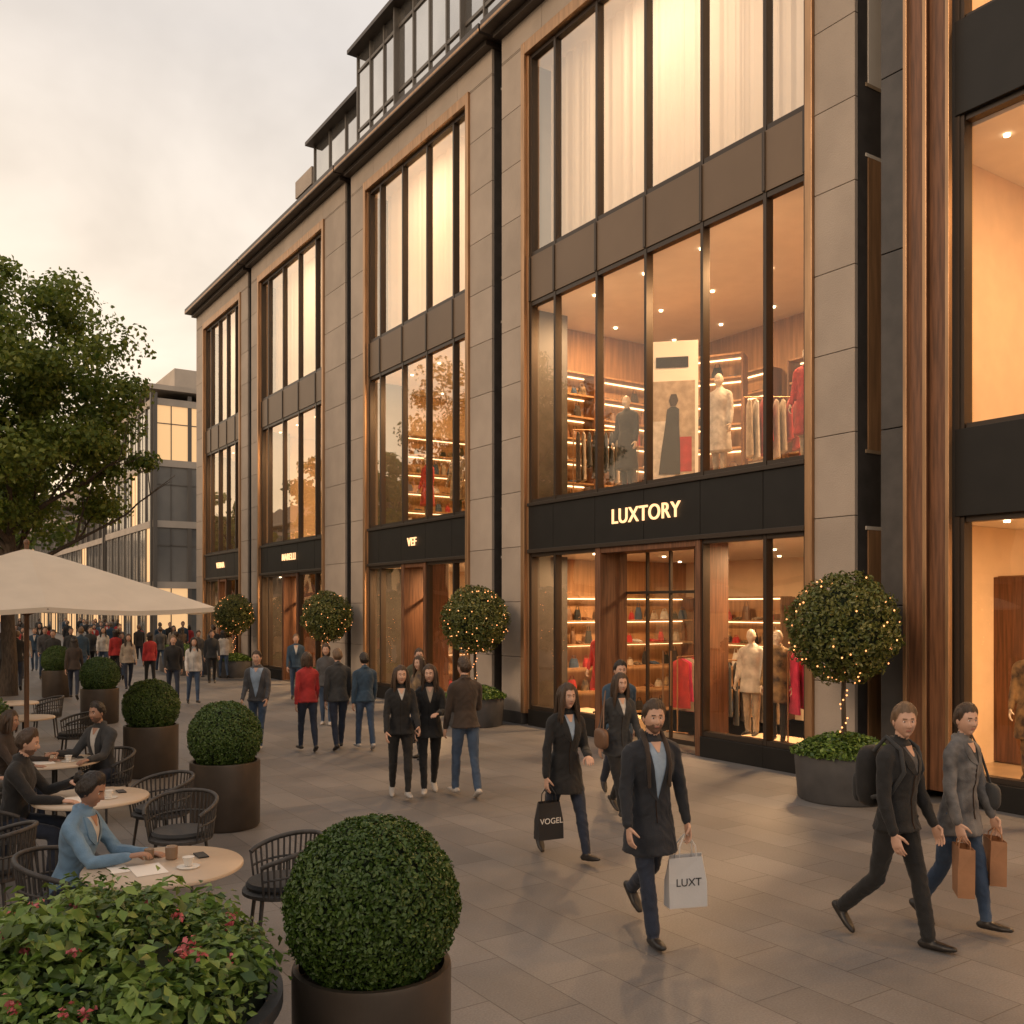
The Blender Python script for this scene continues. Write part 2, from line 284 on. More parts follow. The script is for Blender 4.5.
for mi_,(a,b_,c,d) in enumerate(mods):
    for (p,q) in ((a,b_-.1),(c+.1,d)):
        panels(p,q,0.25,Z['t']+.25); dark.box(XF+.075,12.6,p+.01,q-.01,0,Z['top'],'darkstone'); dark.box(XF-.03,XF+.07,p-.01,q+.01,0,.25,'darkstone')
    n=max(3,round((d-a)/1.6))
    for i in range(n):
        y0=a+(d-a)*i/n;y1=a+(d-a)*(i+1)/n; stone.box(XF,XF+.07,y0+.004,y1-.004,Z['t']+.255,Z['top'],'stone')
    dark.box(XF+.08,12.6,b_,c,Z['t']+.12,Z['top'],'darkstone')
    for (p,q) in ((b_-.1,b_+.03),(c-.03,c+.1)): cop.box(XF-.06,XG+.12,p,q,.25,Z['t']+.25,'copper')
    cop.box(XF-.055,XG+.12,b_+.03,c-.03,Z['t'],Z['t']+.25,'copper')
    cop.box(XF+.02,XG+.1,b_+.035,b_+.07,.25,Z['t']-.01,'copper'); cop.box(XF+.02,XG+.1,c-.07,c-.035,.25,Z['t']-.01,'copper')
    corn.box(XF-.46,13.4,a-.16,d+.16,Z['top']+.12,Z['top']+.34,'cornice'); corn.box(XF-.2,13.3,a-.06,d+.06,Z['top']+.001,Z['top']+.12,'cornice')
    corn.box(XF-.465,XF-.44,a-.165,d+.165,Z['top']+.15,Z['top']+.22,'copper')
    y0=b_+.075;y1=c-.075
    nn=[4,3,3,3][mi_]; e=.7
    cuts=[y0,y0+e]+[y0+e+(y1-y0-2*e)*(i+1)/nn for i in range(nn-1)]+[y1-e,y1] if mi_ else [y0,10.13,11.49,12.9,14.3,15.66,y1]
    if mi_: doors[mi_]=(cuts[2],cuts[3])
    dd=doors[mi_]
    for i,y in enumerate(cuts):
        wd=.032
        yy=min(max(y,y0+wd),y1-wd)
        for (z0,z1) in ((Z['b1']+.004,Z['f2']-.004),(Z['f3']+.004,Z['t']-.05)):
            frm.box(XG-.08,XG+.08,yy-wd,yy+wd,z0,z1,'frame')
        if not(dd[0]+.05<y<dd[1]-.05): frm.box(XG-.08,XG+.08,yy-wd,yy+wd,Z['s'],Z['b0']-.004,'frame')
        spn.box(XG-.12,XG-.10,yy-.028,yy+.028,Z['f2']+.01,Z['f3']-.01,'frame')
    for z in (Z['b1']+.05,Z['f2']-.05,Z['f3']+.05,Z['t']-.06):
        for i in range(len(cuts)-1): frm.box(XG-.07,XG+.07,cuts[i]+.04,cuts[i+1]-.04,z-.04,z+.04,'frame')
    for i in range(len(cuts)-1):
        p,q=cuts[i],cuts[i+1]
        spn.box(XG-.09,XG+.05,p+.006,q-.006,Z['f2'],Z['f3'],'spandrel')
        spn.box(XG-.12,XG+.05,p+.006,q-.006,Z['b0'],Z['b1'],'black')
        pane(p,q,Z['b1'],Z['f2'],'glass' if mi_==0 else 'glassup'); pane(p,q,Z['f3'],Z['t'],'glassup')
        if q<=dd[0]+.01 or p>=dd[1]-.01:
            pane(p,q,Z['s'],Z['b0'],'glass')
            frm.box(XG-.08,XG+.07,p+.04,q-.04,Z['s'],Z['s']+.08,'frame'); frm.box(XG-.08,XG+.07,p+.04,q-.04,Z['b0']-.09,Z['b0']-.005,'frame')
            dark.box(XG-.13,XG+.2,p,q,0,Z['s']-.003,'black')
            inter.box(XG+.2,13.0,p,q,0,Z['s']-.06,'plaster')
    spn.box(XG-.16,XG-.125,y0,y1,Z['b0']-.02,Z['b0']+.06,'frame'); spn.box(XG-.16,XG-.125,y0,y1,Z['b1']-.06,Z['b1']+.01,'frame')
    p,q=dd; xr=12.1
    cop.box(XG-.12,xr,q-.16,q-.001,0,Z['b0']-.005,'wood'); cop.box(XG-.12,xr,p+.001,p+.12,0,Z['b0']-.005,'wood')
    inter.box(XG-.1,xr,p+.12,q-.16,Z['b0']-.12,Z['b0']-.02,'wood')
    dark.box(XG-.1,xr+1,p+.12,q-.16,0.004,.02,'darkstone')
    m_=(p+q)/2
    for (u0,u1) in ((p+.12,p+.12+(q-p-.28)*.25),(p+.12+(q-p-.28)*.25,m_),(m_,m_+(q-p-.28)*.25),(m_+(q-p-.28)*.25,q-.16)):
        pane(u0,u1,.05,Z['b0']-.13,'glass',xr)
        frm.box(xr-.03,xr+.03,u0+.002,u0+.045,.02,Z['b0']-.12,'frame')
    frm.box(xr-.035,xr+.035,p+.12,q-.16,2.75,2.80,'frame'); frm.box(xr-.035,xr+.035,p+.12,q-.16,.02,.1,'frame')
    for yy in (m_-.06,m_+.14): frm.tube([(xr-.08,yy,.7),(xr-.08,yy,1.7)],.014,'copper',8)
    E=[1.15,.9,.9,.85][mi_]
    room(a,d,.0,3.6,5.2,'panelwood' if mi_==0 else 'plaster','plaster',470*E,nl=2 if mi_==0 else 1)
    room(a,d,4.74,8.9,5.0,'panelwood' if mi_==0 else 'plaster','panelwood' if mi_==0 else 'plaster',(600 if mi_==0 else 500)*E,nl=2 if mi_==0 else 1)
    room(a,d,9.95,14.15,3.4,'cream','cream',(260 if mi_==0 else 380)*E,(1,.74,.50) if mi_==0 else (1,.68,.40),1,.55,dl=False)
    curtain(b_+.1,c-.1,9.96,14.1)
curt.obj('sheer_curtains',BLD,smooth=True)
dark.box(12.0,12.6,7.9,8.50,0,15.05,'darkstone')
for i in range(3): dark.box(12.0,12.6,mods[i][3]-.05,mods[i+1][0]+.05,0,15.05,'darkstone')
dark.box(17.3,26,-6,41.7,0,15.1,'darkstone'); dark.box(12.7,26,-6,41.7,15.0,15.2,'darkstone')
dark.box(11.8,17.4,41.55,41.75,0,15.0,'darkstone')
q_=.16
cop.box(11.16+q_,11.62,7.30,7.56,.12,15,'wood'); cop.box(11.22+q_,11.62,7.02,7.295,.12,15,'wood'); cop.box(11.12+q_,11.2+q_,6.96,7.015,.12,15,'copper'); cop.box(11.13+q_,11.155+q_,7.28,7.34,.12,15,'copper')
cop.box(11.10+q_,11.2+q_,7.545,7.60,.12,15,'copper')
z=.12
while z<15: dark.box(11.42,11.5,7.61,8.04,z+.006,min(z+2.4,15)-.006,'darkstone'); z+=2.4
dark.box(11.505,12.6,7.57,8.04,0,15,'darkstone'); corn.box(10.95,13.4,-6,8.1,15.12,15.34,'cornice')
m0=[6.90,5.2,3.6,2.0,.4,-1.2,-2.8,-5]
for (z0,z1,kk) in ((Z['b0'],Z['b1']+.08,'black'),(8.75,9.95,'black'),(13.9,15,'black'),(0,.32,'black')): spn.box(XG-.14,XG+.1,-5,6.955,z0,z1,kk)
for (z0,z1) in ((.32,Z['b0']),(Z['b1']+.08,8.75),(9.95,13.9)):
    for i in range(len(m0)-1):
        pane(m0[i+1],m0[i],z0,z1,'glass'); frm.box(XG-.1,XG+.08,m0[i]-.05,m0[i]+.05,z0+.004,z1-.004,'frame')
        frm.box(XG-.07,XG+.07,m0[i+1]+.055,m0[i]-.055,z0+.002,z0+.07,'frame'); frm.box(XG-.07,XG+.07,m0[i+1]+.055,m0[i]-.055,z1-.07,z1-.002,'frame')
    room(-5,7.5,z0 if z0>1 else .3,z1-.02 if z1<4 else z1-.1,4.5,'plaster','plaster',560,nl=2)
frm.box(XG-.12,XG+.1,6.9,7.0,.32,15,'frame')
stone.obj('stone_cladding',BLD,bevel=.006); dark.obj('dark_granite_core',BLD,bevel=.01); cop.obj('bronze_trim',BLD,bevel=.008)
frm.obj('window_frames',BLD); spn.obj('spandrels_and_fascia',BLD,bevel=.006); gls.obj('glazing',BLD); corn.obj('cornice',BLD,bevel=.012)
inter.obj('interior_rooms',BLD); lampm.obj('downlights',BLD)
ph=MB()
M['offglass2']=mat('penthouse_glass',(.66,.65,.63),.06,metal=.9,var=.15,vscale=.4,island=.35,col2=(.46,.46,.46))
def pent(x,y0,y1,z0,z1,sp_=1.05,k='bframe'):
    ph.box(x+.6,x+8,y0,y1,z0,z1,'cream'); ph.box(x-.28,x+8,y0-.15,y1+.15,z1,z1+.14,'cornice'); ph.box(x-.1,x+.5,y0,y1,z0,z0+.5,'spandrel')
    n=int((y1-y0)/sp_)
    for i in range(n+1):
        y=y0+(y1-y0)*i/n; ph.box(x+.04,x+.19,y-.035,y+.035,z0,z1-.002,k)
        if i%4==0: ph.box(x-.10,x+.038,y-.03,y+.03,z0,z1-.004,k)
        if i<n: 
            y2=y0+(y1-y0)*(i+1)/n; d_=R.uniform(-.01,.01); ph.quad([(x+.1+d_,y2,z0),(x+.1-d_,y,z0),(x+.1-d_,y,z1),(x+.1+d_,y2,z1)],'offglass2')
    for z in np.arange(z0+2.0,z1-.5,2.1): ph.box(x+.055,x+.18,y0+.04,y1-.04,z-.05,z+.05,k)
pent(14,-6,31,15.2,22.0); pent(14.4,31.4,36,15.2,20.9,1.5); ph.box(14.6,20,36.4,39,15.2,19.6,'darkstone'); ph.box(14.5,20,36.4,38.2,19.6,20.3,'stone')
for i in range(6): ph.box(14.5,14.58,36.5,38.9,16+i*.6,16.2+i*.6,'frame')
ph.obj('penthouse_storey',BLD)
def sign(txt,y,z,size,x=XG-.15,ext=.012):
    cu=bpy.data.curves.new('sign_text','FONT'); cu.body=txt; cu.size=size; cu.extrude=ext; cu.align_x='CENTER'; cu.align_y='CENTER'; cu.space_character=1.06; cu.offset=.002
    o=bpy.data.objects.new('sign_letters',cu); COL.objects.link(o); cu.materials.append(M['sign'])
    o.rotation_euler=(rad(90),0,rad(-90)); o.location=(x,y,z); o.parent=BLD; return o
sign('LUXTORY',12.85,4.17,.39); sign('VEF',(doors[1][0]+doors[1][1])/2,4.17,.30); sign('MARELLI',(doors[2][0]+doors[2][1])/2,4.17,.32); sign('VERNA',38.3,4.17,.32)
# ------------------------------------------------------------ shop fittings
def shelf(nm,x,y,z,w_,h_,along,nsh=5,seed=0):
    e=empty(nm,(x,y,z),rz=along); m=MB(); rr=random.Random(seed)
    m.box(-w_/2,w_/2,.0,.04,0,h_,'panelwood'); m.box(-w_/2-.04,-w_/2,-.4,.04,0,h_,'wood'); m.box(w_/2,w_/2+.04,-.4,.04,0,h_,'wood')
    for i in range(nsh+1):
        zz=i*h_/nsh; m.box(-w_/2,w_/2,-.38,-.001,zz-.02,zz+.02,'panelwood')
        if i: m.box(-w_/2+.03,w_/2-.03,-.06,-.03,zz-.045,zz-.022,'strip')
        if i<nsh:
            xx=-w_/2+.15
            while xx<w_/2-.15:
                t=rr.random(); ww=rr.uniform(.14,.28); hh=rr.uniform(.14,h_/nsh*.6); k=rr.choice(['blk','leather','redc','beige','whitec','gold','browng','wood','jean'])
                if t<.6:
                    m.rings([(Vector((xx,-.2,zz+.022)),Vector((ww/2,0,0)),Vector((0,.08,0))),(Vector((xx,-.2,zz+.02+hh*.5)),Vector((ww/2.1,0,0)),Vector((0,.07,0))),(Vector((xx,-.2,zz+.02+hh)),Vector((ww/3,0,0)),Vector((0,.03,0)))],k,10)
                    m.tube([(xx-ww*.25,-.2,zz+hh),(xx-ww*.15,-.2,zz+hh*1.4),(xx+ww*.15,-.2,zz+hh*1.4),(xx+ww*.25,-.2,zz+hh)],.008,k,6)
                elif t<.9:
                    for q in range(2):
                        xs=xx+(q-.5)*.1; m.tube([(xs,-.1,zz+.06),(xs,-.2,zz+.05),(xs,-.3,zz+.035)],[.04,.035,.022],k,8)
                xx+=ww+rr.uniform(.05,.1)
    m.obj('shelf_body',e); return e
shelf('display_shelf',15.55,17.44,.02,2.3,2.7,0,5,1); shelf('display_shelf',13.3,17.44,.02,1.8,2.7,0,5,2)
shelf('display_shelf',16.85,15.2,.02,2.2,2.7,rad(-90),5,3); shelf('display_shelf',16.85,12.0,.02,2.4,2.7,rad(-90),5,4)
shelf('display_shelf',14.9,17.44,4.8,2.0,3.0,0,6,5); shelf('display_shelf',12.9,17.44,4.8,1.4,3.0,0,6,15); shelf('display_shelf',16.65,15.6,4.8,2.6,3.0,rad(-90),6,6); shelf('display_shelf',14.6,14.4,4.8,1.5,2.9,rad(-60),6,8); shelf('display_shelf',16.65,12.4,4.8,2.6,3.0,rad(-90),6,16)
shelf('display_shelf',14.2,25.5,.02,2.4,2.6,0,5,7); shelf('display_shelf',14.2,25.5,4.8,2.4,2.8,0,5,17); shelf('display_shelf',14.2,34.35,.02,2.4,2.6,0,5,9); shelf('display_shelf',14.0,7.40,.32,1.6,2.6,0,5,10)
def rack(x,y,z,rz,seed,cols):
    e=empty('clothes_rack',(x,y,z),rz); m=MB(); rr=random.Random(seed)
    for s in (-.7,.7): m.tube([(s,0,.03),(s,0,1.5)],.015,'copper',8); m.tube([(s,-.25,.02),(s,.25,.02)],.015,'copper',8)
    m.tube([(-.7,0,1.5),(.7,0,1.5)],.015,'copper',8)
    for i in range(11):
        xx=-.6+i*.12; k=rr.choice(cols); l=rr.uniform(.7,1.1)
        m.rings([(Vector((xx,0,1.46)),Vector((.015,0,0)),Vector((0,.03,0))),(Vector((xx,0,1.38)),Vector((.035,0,0)),Vector((0,.2,0))),(Vector((xx,0,1.1)),Vector((.04,0,0)),Vector((0,.2,0))),(Vector((xx+.01,0,1.42-l)),Vector((.05,0,0)),Vector((0,.24,0)))],k,10)
    m.obj('rack_frame_and_garments',e,smooth=True)
rack(13.7,13.9,.02,rad(15),1,['pink','redc','pink','beige']); rack(13.2,12.2,.02,rad(-40),2,['beige','char','gold','browng']); rack(12.75,9.9,.30,rad(-30),3,['pink','redc','pink'])
rack(13.6,11.6,4.8,rad(-35),5,['whitec','redc','beige','beige']); rack(13.0,15.9,4.8,rad(-30),6,['char','beige','browng'])
po=empty('fashion_poster',(12.35,13.15,4.78),rad(-45)); m=MB(); m.box(-.48,.48,0,.05,0,2.7,'white'); m.box(-.42,.42,-.006,-.002,.15,1.95,'beige'); m.box(-.42,.05,-.010,-.0065,.15,1.2,'whitec')
m.rings([(Vector((a,-.014,b)),Vector((c,0,0)),Vector((0,.003,0))) for a,b,c in [(-.05,.2,.20),(-.02,.7,.17),(0,1.1,.13),(.02,1.42,.11),(.02,1.47,.04)]],'char',12)
m.rings([(Vector((.02,-.016,1.48)),Vector((.05,0,0)),Vector((0,.003,0))),(Vector((.03,-.016,1.58)),Vector((.085,0,0)),Vector((0,.003,0))),(Vector((.03,-.016,1.70)),Vector((.05,0,0)),Vector((0,.003,0)))],'browng',12); m.box(-.3,.3,-.012,-.006,2.2,2.4,'blk'); m.box(.14,.36,-.012,-.0085,.25,.9,'redc'); m.obj('poster_board',po)
# ------------------------------------------------------------ people
dg=lambda:bpy.context.evaluated_depsgraph_get()
def remeshed(mb,vox,sm=3):
    me=bpy.data.meshes.new('t'); me.from_pydata(mb.v,[],mb.f); o=bpy.data.objects.new('t',me); COL.objects.link(o)
    r=o.modifiers.new('r','REMESH'); r.mode='VOXEL'; r.voxel_size=vox; r.use_smooth_shade=True
    s=o.modifiers.new('s','SMOOTH'); s.iterations=sm; s.factor=.5
    d=dg(); d.update(); nm=bpy.data.meshes.new_from_object(o.evaluated_get(d)); bpy.data.objects.remove(o); bpy.data.meshes.remove(me); return nm
_ico={}
def ico(n):
    if n not in _ico:
        bm=bmesh.new(); bmesh.ops.create_icosphere(bm,subdivisions=n,radius=1); bm.verts.ensure_lookup_table()
        _ico[n]=(np.array([v.co[:] for v in bm.verts]),[tuple(v.index for v in f.verts) for f in bm.faces]); bm.free()
    return _ico[n]
def sstep(a,b,x): t=np.clip((x-a)/(b-a),0,1); return t*t*(3-2*t)
def head_mesh(name,skin,hair,style,sub,beard,T):
    U,F=ico(sub); x,y,z=U[:,0],U[:,1],U[:,2]; ax=np.abs(x)
    P=np.stack([x*.073,y*.092,z*.118],1)
    lo=np.clip(-z,0,1); hi=np.clip(z,0,1)
    P[:,0]*=1-.26*lo**1.6; P[:,1]*=np.where(y<0,1-.42*lo,1-.06*lo**2)
    P[:,1]-=.010*np.clip(y,0,1)**3
    f_=(y>0)
    P[:,1]-=.012*np.exp(-((ax-.37)/.17)**2-((z-.06)/.11)**2)*f_
    P[:,1]+=.005*np.exp(-(ax/.5)**2-((z-.22)/.07)**2)*f_
    P[:,1]+=.006*np.exp(-((ax-.5)/.2)**2-((z+.22)/.18)**2)*f_
    nose=np.exp(-(x/(.10+.07*sstep(0,-.28,z)))**2)*sstep(.20,-.24,z)*sstep(-.37,-.27,z)*f_
    P[:,1]+=.026*nose
    P[:,1]+=.0065*np.exp(-(x/.25)**2-((z+.47)/.06)**2)*f_+.010*np.exp(-(x/.3)**2-((z+.82)/.16)**2)*f_
    P[:,1]-=.005*np.exp(-(x/.3)**2-((z+.62)/.05)**2)*f_
    bald=style=='bald'
    if bald: hw=np.zeros(len(x))
    else:
        az=np.arctan2(ax,y)/math.pi
        lo_line=np.interp(az,[0,.16,.28,.36,.44,.50,.58,1.0],[.58,.60,.50,.22,-.05 if style=='short' else -.2,-.05 if style=='short' else -.3,-.45,-.60])
        g=z-lo_line+.02*np.sin(az*40)
        hw=sstep(-.02,.02,g); dw=sstep(0,.42,g)
        nz_=np.array([noise.noise(Vector((a*5,b*5,c*5)))+.6*noise.noise(Vector((a*16,b*9,c*9+4))) for a,b,c in U])
        th=.016 if style=='short' else .020
        P+=U*(dw*th+hw*(.003+.006*nz_*dw))[:,None]
        if style=='short':
            P[:,2]+=dw*.012*sstep(-.4,.5,y); P[:,0]*=1-.04*dw*(1-hi)
    bw=(sstep(-.26,-.34,z+.12*sstep(.3,.8,ax))*sstep(-.15,.1,y)*(1-np.exp(-(x/.3)**4-((z+.40)/.12)**4)) if beard else np.zeros(len(x)))
    P=P@np.array(T.to_3x3()).T+np.array(T.translation)
    me=bpy.data.meshes.new(name); me.from_pydata(P.tolist(),[],F)
    for k in (skin,hair,'lip','stub'): me.materials.append(M[k])
    Fa=np.array(F); c=U[Fa].mean(1); hf=hw[Fa].mean(1); bf=bw[Fa].mean(1); ca=np.abs(c[:,0])
    mi=np.zeros(len(F),int)
    if not bald:
        mi[(bf>.5)]=3
        mi[(c[:,1]>0)&(ca>.16)&(ca<.54)&(np.abs(c[:,2]-.235+.25*(ca-.3)**2)<.026)]=1
        mi[(c[:,1]>0)&(ca<.24)&(np.abs(c[:,2]+.47)<.042)]=2
    mi[hf>.5]=1
    me.polygons.foreach_set('material_index',mi); me.polygons.foreach_set('use_smooth',[True]*len(F)); me.update()
    return me
def strands(mb,T,k,R_,n,style):
    for i in range(n):
        s=R_.choice((-1,1)); a=R_.uniform(.30,1.0)*math.pi
        x0=math.sin(a)*s; y0=math.cos(a)
        L_=R_.uniform(.22,.34) if style=='long' else R_.uniform(.12,.16)
        pts=[]
        for t in np.linspace(0,1,7):
            el=max(0,1-t*2.2)*.9
            rx=.080+.010*math.sin(t*3+i); ry=.098
            if el>0: p=Vector((x0*rx*math.cos(el*1.2),y0*ry*math.cos(el*1.2)-.006,.10*math.sin(el*1.3)+.02))
            else:
                d=(t-.4545)/.5455*L_; p=Vector((x0*(rx+.012*math.sin(d*9+i)+ .02*min(d*5,1)),y0*ry*.9-.006-.10*d*(1 if y0<.2 else -.3),.02-d))
            pts.append(T@p)
        r=R_.uniform(.012,.02)
        mb.tube(pts,[r*.5,r*.9,r,r*1.05,r,r*.8,r*.25],k,7)
def loft_hair(mb,T,style,k,R_,sub):
    def tp(p): return T@Vector(p)
    R3=T.to_3x3()
    if style=='long':
        rs=[(tp((0,yy,z)),R3@Vector((rx,0,0)),R3@Vector((0,ry,0))) for z,rx,ry,yy in ((.06,.065,.05,-.045),(0,.078,.056,-.045),(-.08,.082,.05,-.05),(-.16,.09,.042,-.062),(-.24,.09,.035,-.075),(-.30,.06,.02,-.082))]
        mb.rings(rs,k,18)
        if sub>=5: strands(mb,T,k,R_,46,'long')
        else:
            for s in (-1,1): mb.tube([tp((s*.045,.03,.095)),tp((s*.072,.03,.04)),tp((s*.082,.02,-.05)),tp((s*.088,.02,-.14)),tp((s*.09,.04,-.23)),tp((s*.085,.05,-.29))],[.014,.017,.022,.030,.026,.008],k,10)
    if style=='bun':
        mb.ell(tp((0,-.112,.055)),(.042,.036,.042),k,14,8)
        for i in range(7): 
            a=i*.9; mb.tube([tp((math.cos(a)*.03,-.11,.055+math.sin(a)*.03)),tp((math.cos(a+.8)*.036,-.125,.055+math.sin(a+.8)*.036)),tp((math.cos(a+1.6)*.03,-.13,.055+math.sin(a+1.6)*.03))],[.012,.014,.01],k,7)
    if style=='bob':
        rs=[(tp((0,yy,z)),R3@Vector((rx,0,0)),R3@Vector((0,ry,0))) for z,rx,ry,yy in ((.06,.07,.05,-.04),(0,.082,.06,-.035),(-.08,.09,.06,-.035),(-.13,.08,.05,-.035),(-.145,.05,.03,-.03))]
        mb.rings(rs,k,16)
        if sub>=5: strands(mb,T,k,R_,36,'bob')
def hand_mesh(mb,W,d,n,th,s,curl):
    W=Vector(W); d=d.normalized(); n=(n-d*n.dot(d)).normalized(); th=(th-d*th.dot(d)-n*th.dot(n)).normalized()
    mb.rings([(W-d*.02*s,th*.024*s,n*.02*s),(W+d*.01*s,th*.026*s,n*.018*s),(W+d*.045*s,th*.04*s,n*.016*s),(W+d*.085*s,th*.042*s,n*.014*s),(W+d*.098*s,th*.036*s,n*.010*s)],'h',14)
    for off,l,dc in ((.031,.070,0),(.0105,.078,.0),(-.0105,.073,.06),(-.030,.058,.12)):
        p=W+d*.086*s+th*off*s; a=curl*.45; pts=[p]; 
        for seg in (.44,.31,.25):
            dr=d*math.cos(a)+n*math.sin(a); p=p+dr*l*seg*s; pts.append(p); a+=curl*(.75)+dc
        mb.tube(pts,[.0095*s,.0088*s,.008*s,.0065*s],'h',8,True)
    p=W+d*.022*s+th*.028*s; q=p+(d*.62+th*.62+n*.35).normalized()*.036*s; r=q+(d*.8+th*.1+n*.5*(1+curl)).normalized()*.03*s; t=r+(d*.75-th*.1+n*.6*(1+curl)).normalized()*.022*s
    mb.tube([p,q,r,t],[.014*s,.0115*s,.010*s,.0075*s],'h',8,True)
WALK=dict(lh=22,lk=4,lf=12,rh=-14,rk=22,rf=-34,ls=-16,le=12,la=8,rs=16,re=22,ra=8)
WALK2=dict(lh=-14,lk=22,lf=-34,rh=22,rk=4,rf=12,ls=16,le=22,la=8,rs=-16,re=12,ra=8)
WALKS=dict(lh=13,lk=4,lf=4,rh=-9,rk=14,rf=-22,ls=-8,le=12,la=8,rs=10,re=16,ra=8)
STAND=dict(lh=3,lk=2,lf=0,rh=-3,rk=2,rf=0,ls=2,le=10,la=9,rs=3,re=12,ra=9)
SIT=dict(lh=84,lk=84,lf=0,rh=80,rk=86,rf=0,ls=36,le=52,la=8,rs=38,re=48,ra=8,sit=.47)
def person(name,loc,heading,H=1.75,top='blk',bottom='jeand',shoe='shoe',skin='skinL',hair='hairD',style='short',pose=WALK,coat=None,v=None,shirt='whitec',fem=False,vox=.014,sub=5,beard=False,lean=3,yaw=0,nod=0,curl=.45,hands=True,floor=0,inw=0,collar=True):
    P=dict(sit=None,lin=inw,rin=inw); P.update(pose); s=H/1.75
    z=lambda a,b,c:Vector((a,b,c))*s
    mb=MB(); S=[]
    L_=rad(lean); RT=Matrix.Rotation(-L_,3,'X')
    tp=lambda a,b,c: RT@z(a,b,c)
    add=.014 if coat is not None else .006
    wsc=.90 if fem else 1
    rings=[(-.06,.11,.09,0),(0,.160,.115,-.005),(.08,.145,.107,0),(.18,(.112 if fem else .132),.090,.005),(.28,.138*wsc,.104,.008),(.38,.163*wsc,.114,.008),(.46,.17*wsc,.103,0),(.51,.148*wsc,.082,-.006),(.55,.082,.062,-.008),(.58,.055,.055,-.006)]
    def ell_s(c,rx,ry,tag):
        e=max(rx-ry,0)
        for q in (-1,-.5,0,.5,1): S.append((c+RT@Vector((q*e,0,0)),ry,tag))
    rs=[]
    for zz,rx,ry,yy in rings:
        rx=(rx+add)*s;ry=(ry+add)*s; c=tp(0,yy,zz); rs.append((c,RT@Vector((rx,0,0)),RT@Vector((0,ry,0))))
        ell_s(c,rx,ry,'bottom' if (zz<0.03 and coat is None) else 'skirt' if zz<.1 else 'top')
    mb.rings(rs,'b',20)
    def limb(pts,rr,tag,tg2=None):
        pts=[Vector(p) for p in pts]; P2=[];R2=[]
        for i in range(len(pts)-1):
            k=max(2,int((pts[i+1]-pts[i]).length/.035))
            for j in range(k):
                t=j/k; P2.append(pts[i].lerp(pts[i+1],t)); R2.append(rr[i]+(rr[i+1]-rr[i])*t)
        P2.append(pts[-1]);R2.append(rr[-1]); mb.tube(P2,R2,'b',12,True)
        for p,r in zip(P2,R2): S.append((p,r,tag))
    limb([tp(0,-.008,.53),tp(0,.012,.65)],[.054*s*wsc,.051*s*wsc],'skin')
    if coat is not None and collar and vox<.02:
        pts=[tp(.070*math.sin(a),-.008-.064*math.cos(a),.598-.04*(1-math.cos(a))/2) for a in np.linspace(-2.5,2.5,12)]
        limb(pts,[.017*s]*12,'top')
    Lc=coat or 0
    if coat is not None:
        fl=.012+.07*max(0,Lc-.1); st=max(abs(P['lh']-P['rh'])/45,0)*.07*Lc/.4
        if P['sit'] is None:
            rs=[(tp(0,0,.15),Vector((.148*s,0,0)),Vector((0,.110*s,0))),(tp(0,0,.0),Vector((.180*s,0,0)),Vector((0,.134*s,0))),(z(0,0,-Lc*.5),Vector(((.184+fl*.5)*s,0,0)),Vector((0,(.138+fl*.4+st*.5)*s,0))),(z(0,0,-Lc),Vector(((.186+fl)*s,0,0)),Vector((0,(.142+fl*.8+st)*s,0)))]
            mb.rings(rs,'b',24)
            for q in np.linspace(.1,-Lc,8):
                t=max(0,-q/Lc); rx=(.18+fl*t)*s; ry=(.136+(fl*.8+st)*t)*s
                ell_s(z(0,0,q),rx,ry,'skirt')
    ad=.009 if coat is not None else .006
    G={}
    for sd_,hk in ((-1,'l'),(1,'r')):
        sh=tp(sd_*.172*wsc,-.005,.475)
        a=rad(P[hk+'s']); ab=rad(P[hk+'a']); e=rad(P[hk+'e']); inn=rad(P.get(hk+'in',0))
        du=Vector((sd_*math.sin(ab),math.sin(a)*math.cos(ab),-math.cos(a)*math.cos(ab)))
        el=sh+du*.285*s
        df=Vector((-sd_*math.sin(inn)+sd_*math.sin(ab)*.4,math.sin(a+e)*math.cos(inn),-math.cos(a+e)*math.cos(inn))).normalized()
        wr=el+df*.25*s
        limb([tp(sd_*.05,-.008,.535),tp(sd_*.12*wsc,-.008,.510),sh],[(.042+ad)*s,(.047+ad)*s,(.054+ad)*s*wsc],'top')
        limb([sh,sh.lerp(el,.5),el,el.lerp(wr,.35),wr-df*.012*s],[(.054+ad)*s*wsc,(.046+ad)*s*wsc,(.040+ad)*s,(.038+ad)*s,(.029+ad)*s],'top')
        n=Vector((-sd_,0,0)) if (a+e)<rad(60) else Vector((0,0,-1))
        th=Vector((0,1,.0)) if (a+e)<rad(60) else Vector((-sd_,0,0))
        S.append((wr+df*.02*s,.02*s,'skin')); limb([wr-df*.04*s,wr+df*.005*s],[.024*s,.022*s],'skin')
        G[hk]=(wr,df,n,th)
    for sd_,hk in ((-1,'l'),(1,'r')):
        hp=z(sd_*.09,0,0); a=rad(P[hk+'h']); k=rad(P[hk+'k']); f=rad(P[hk+'f'])
        spread=.10 if P['sit'] is not None else .0
        du=Vector((sd_*spread,math.sin(a),-math.cos(a))).normalized(); kn=hp+du*.43*s
        d2=Vector((-sd_*.02,math.sin(a-k),-math.cos(a-k))).normalized(); an=kn+d2*.41*s
        limb([hp,hp.lerp(kn,.4),kn,kn.lerp(an,.3),an.lerp(kn,.05)],[.09*s,.080*s,.060*s,.059*s,(.042 if fem else .052)*s],'bottom')
        fd=Vector((sd_*.12,math.cos(f),math.sin(f))).normalized(); dn=Vector((0,math.sin(f),-math.cos(f)))
        h0=an-fd*.045*s+dn*.03*s; 
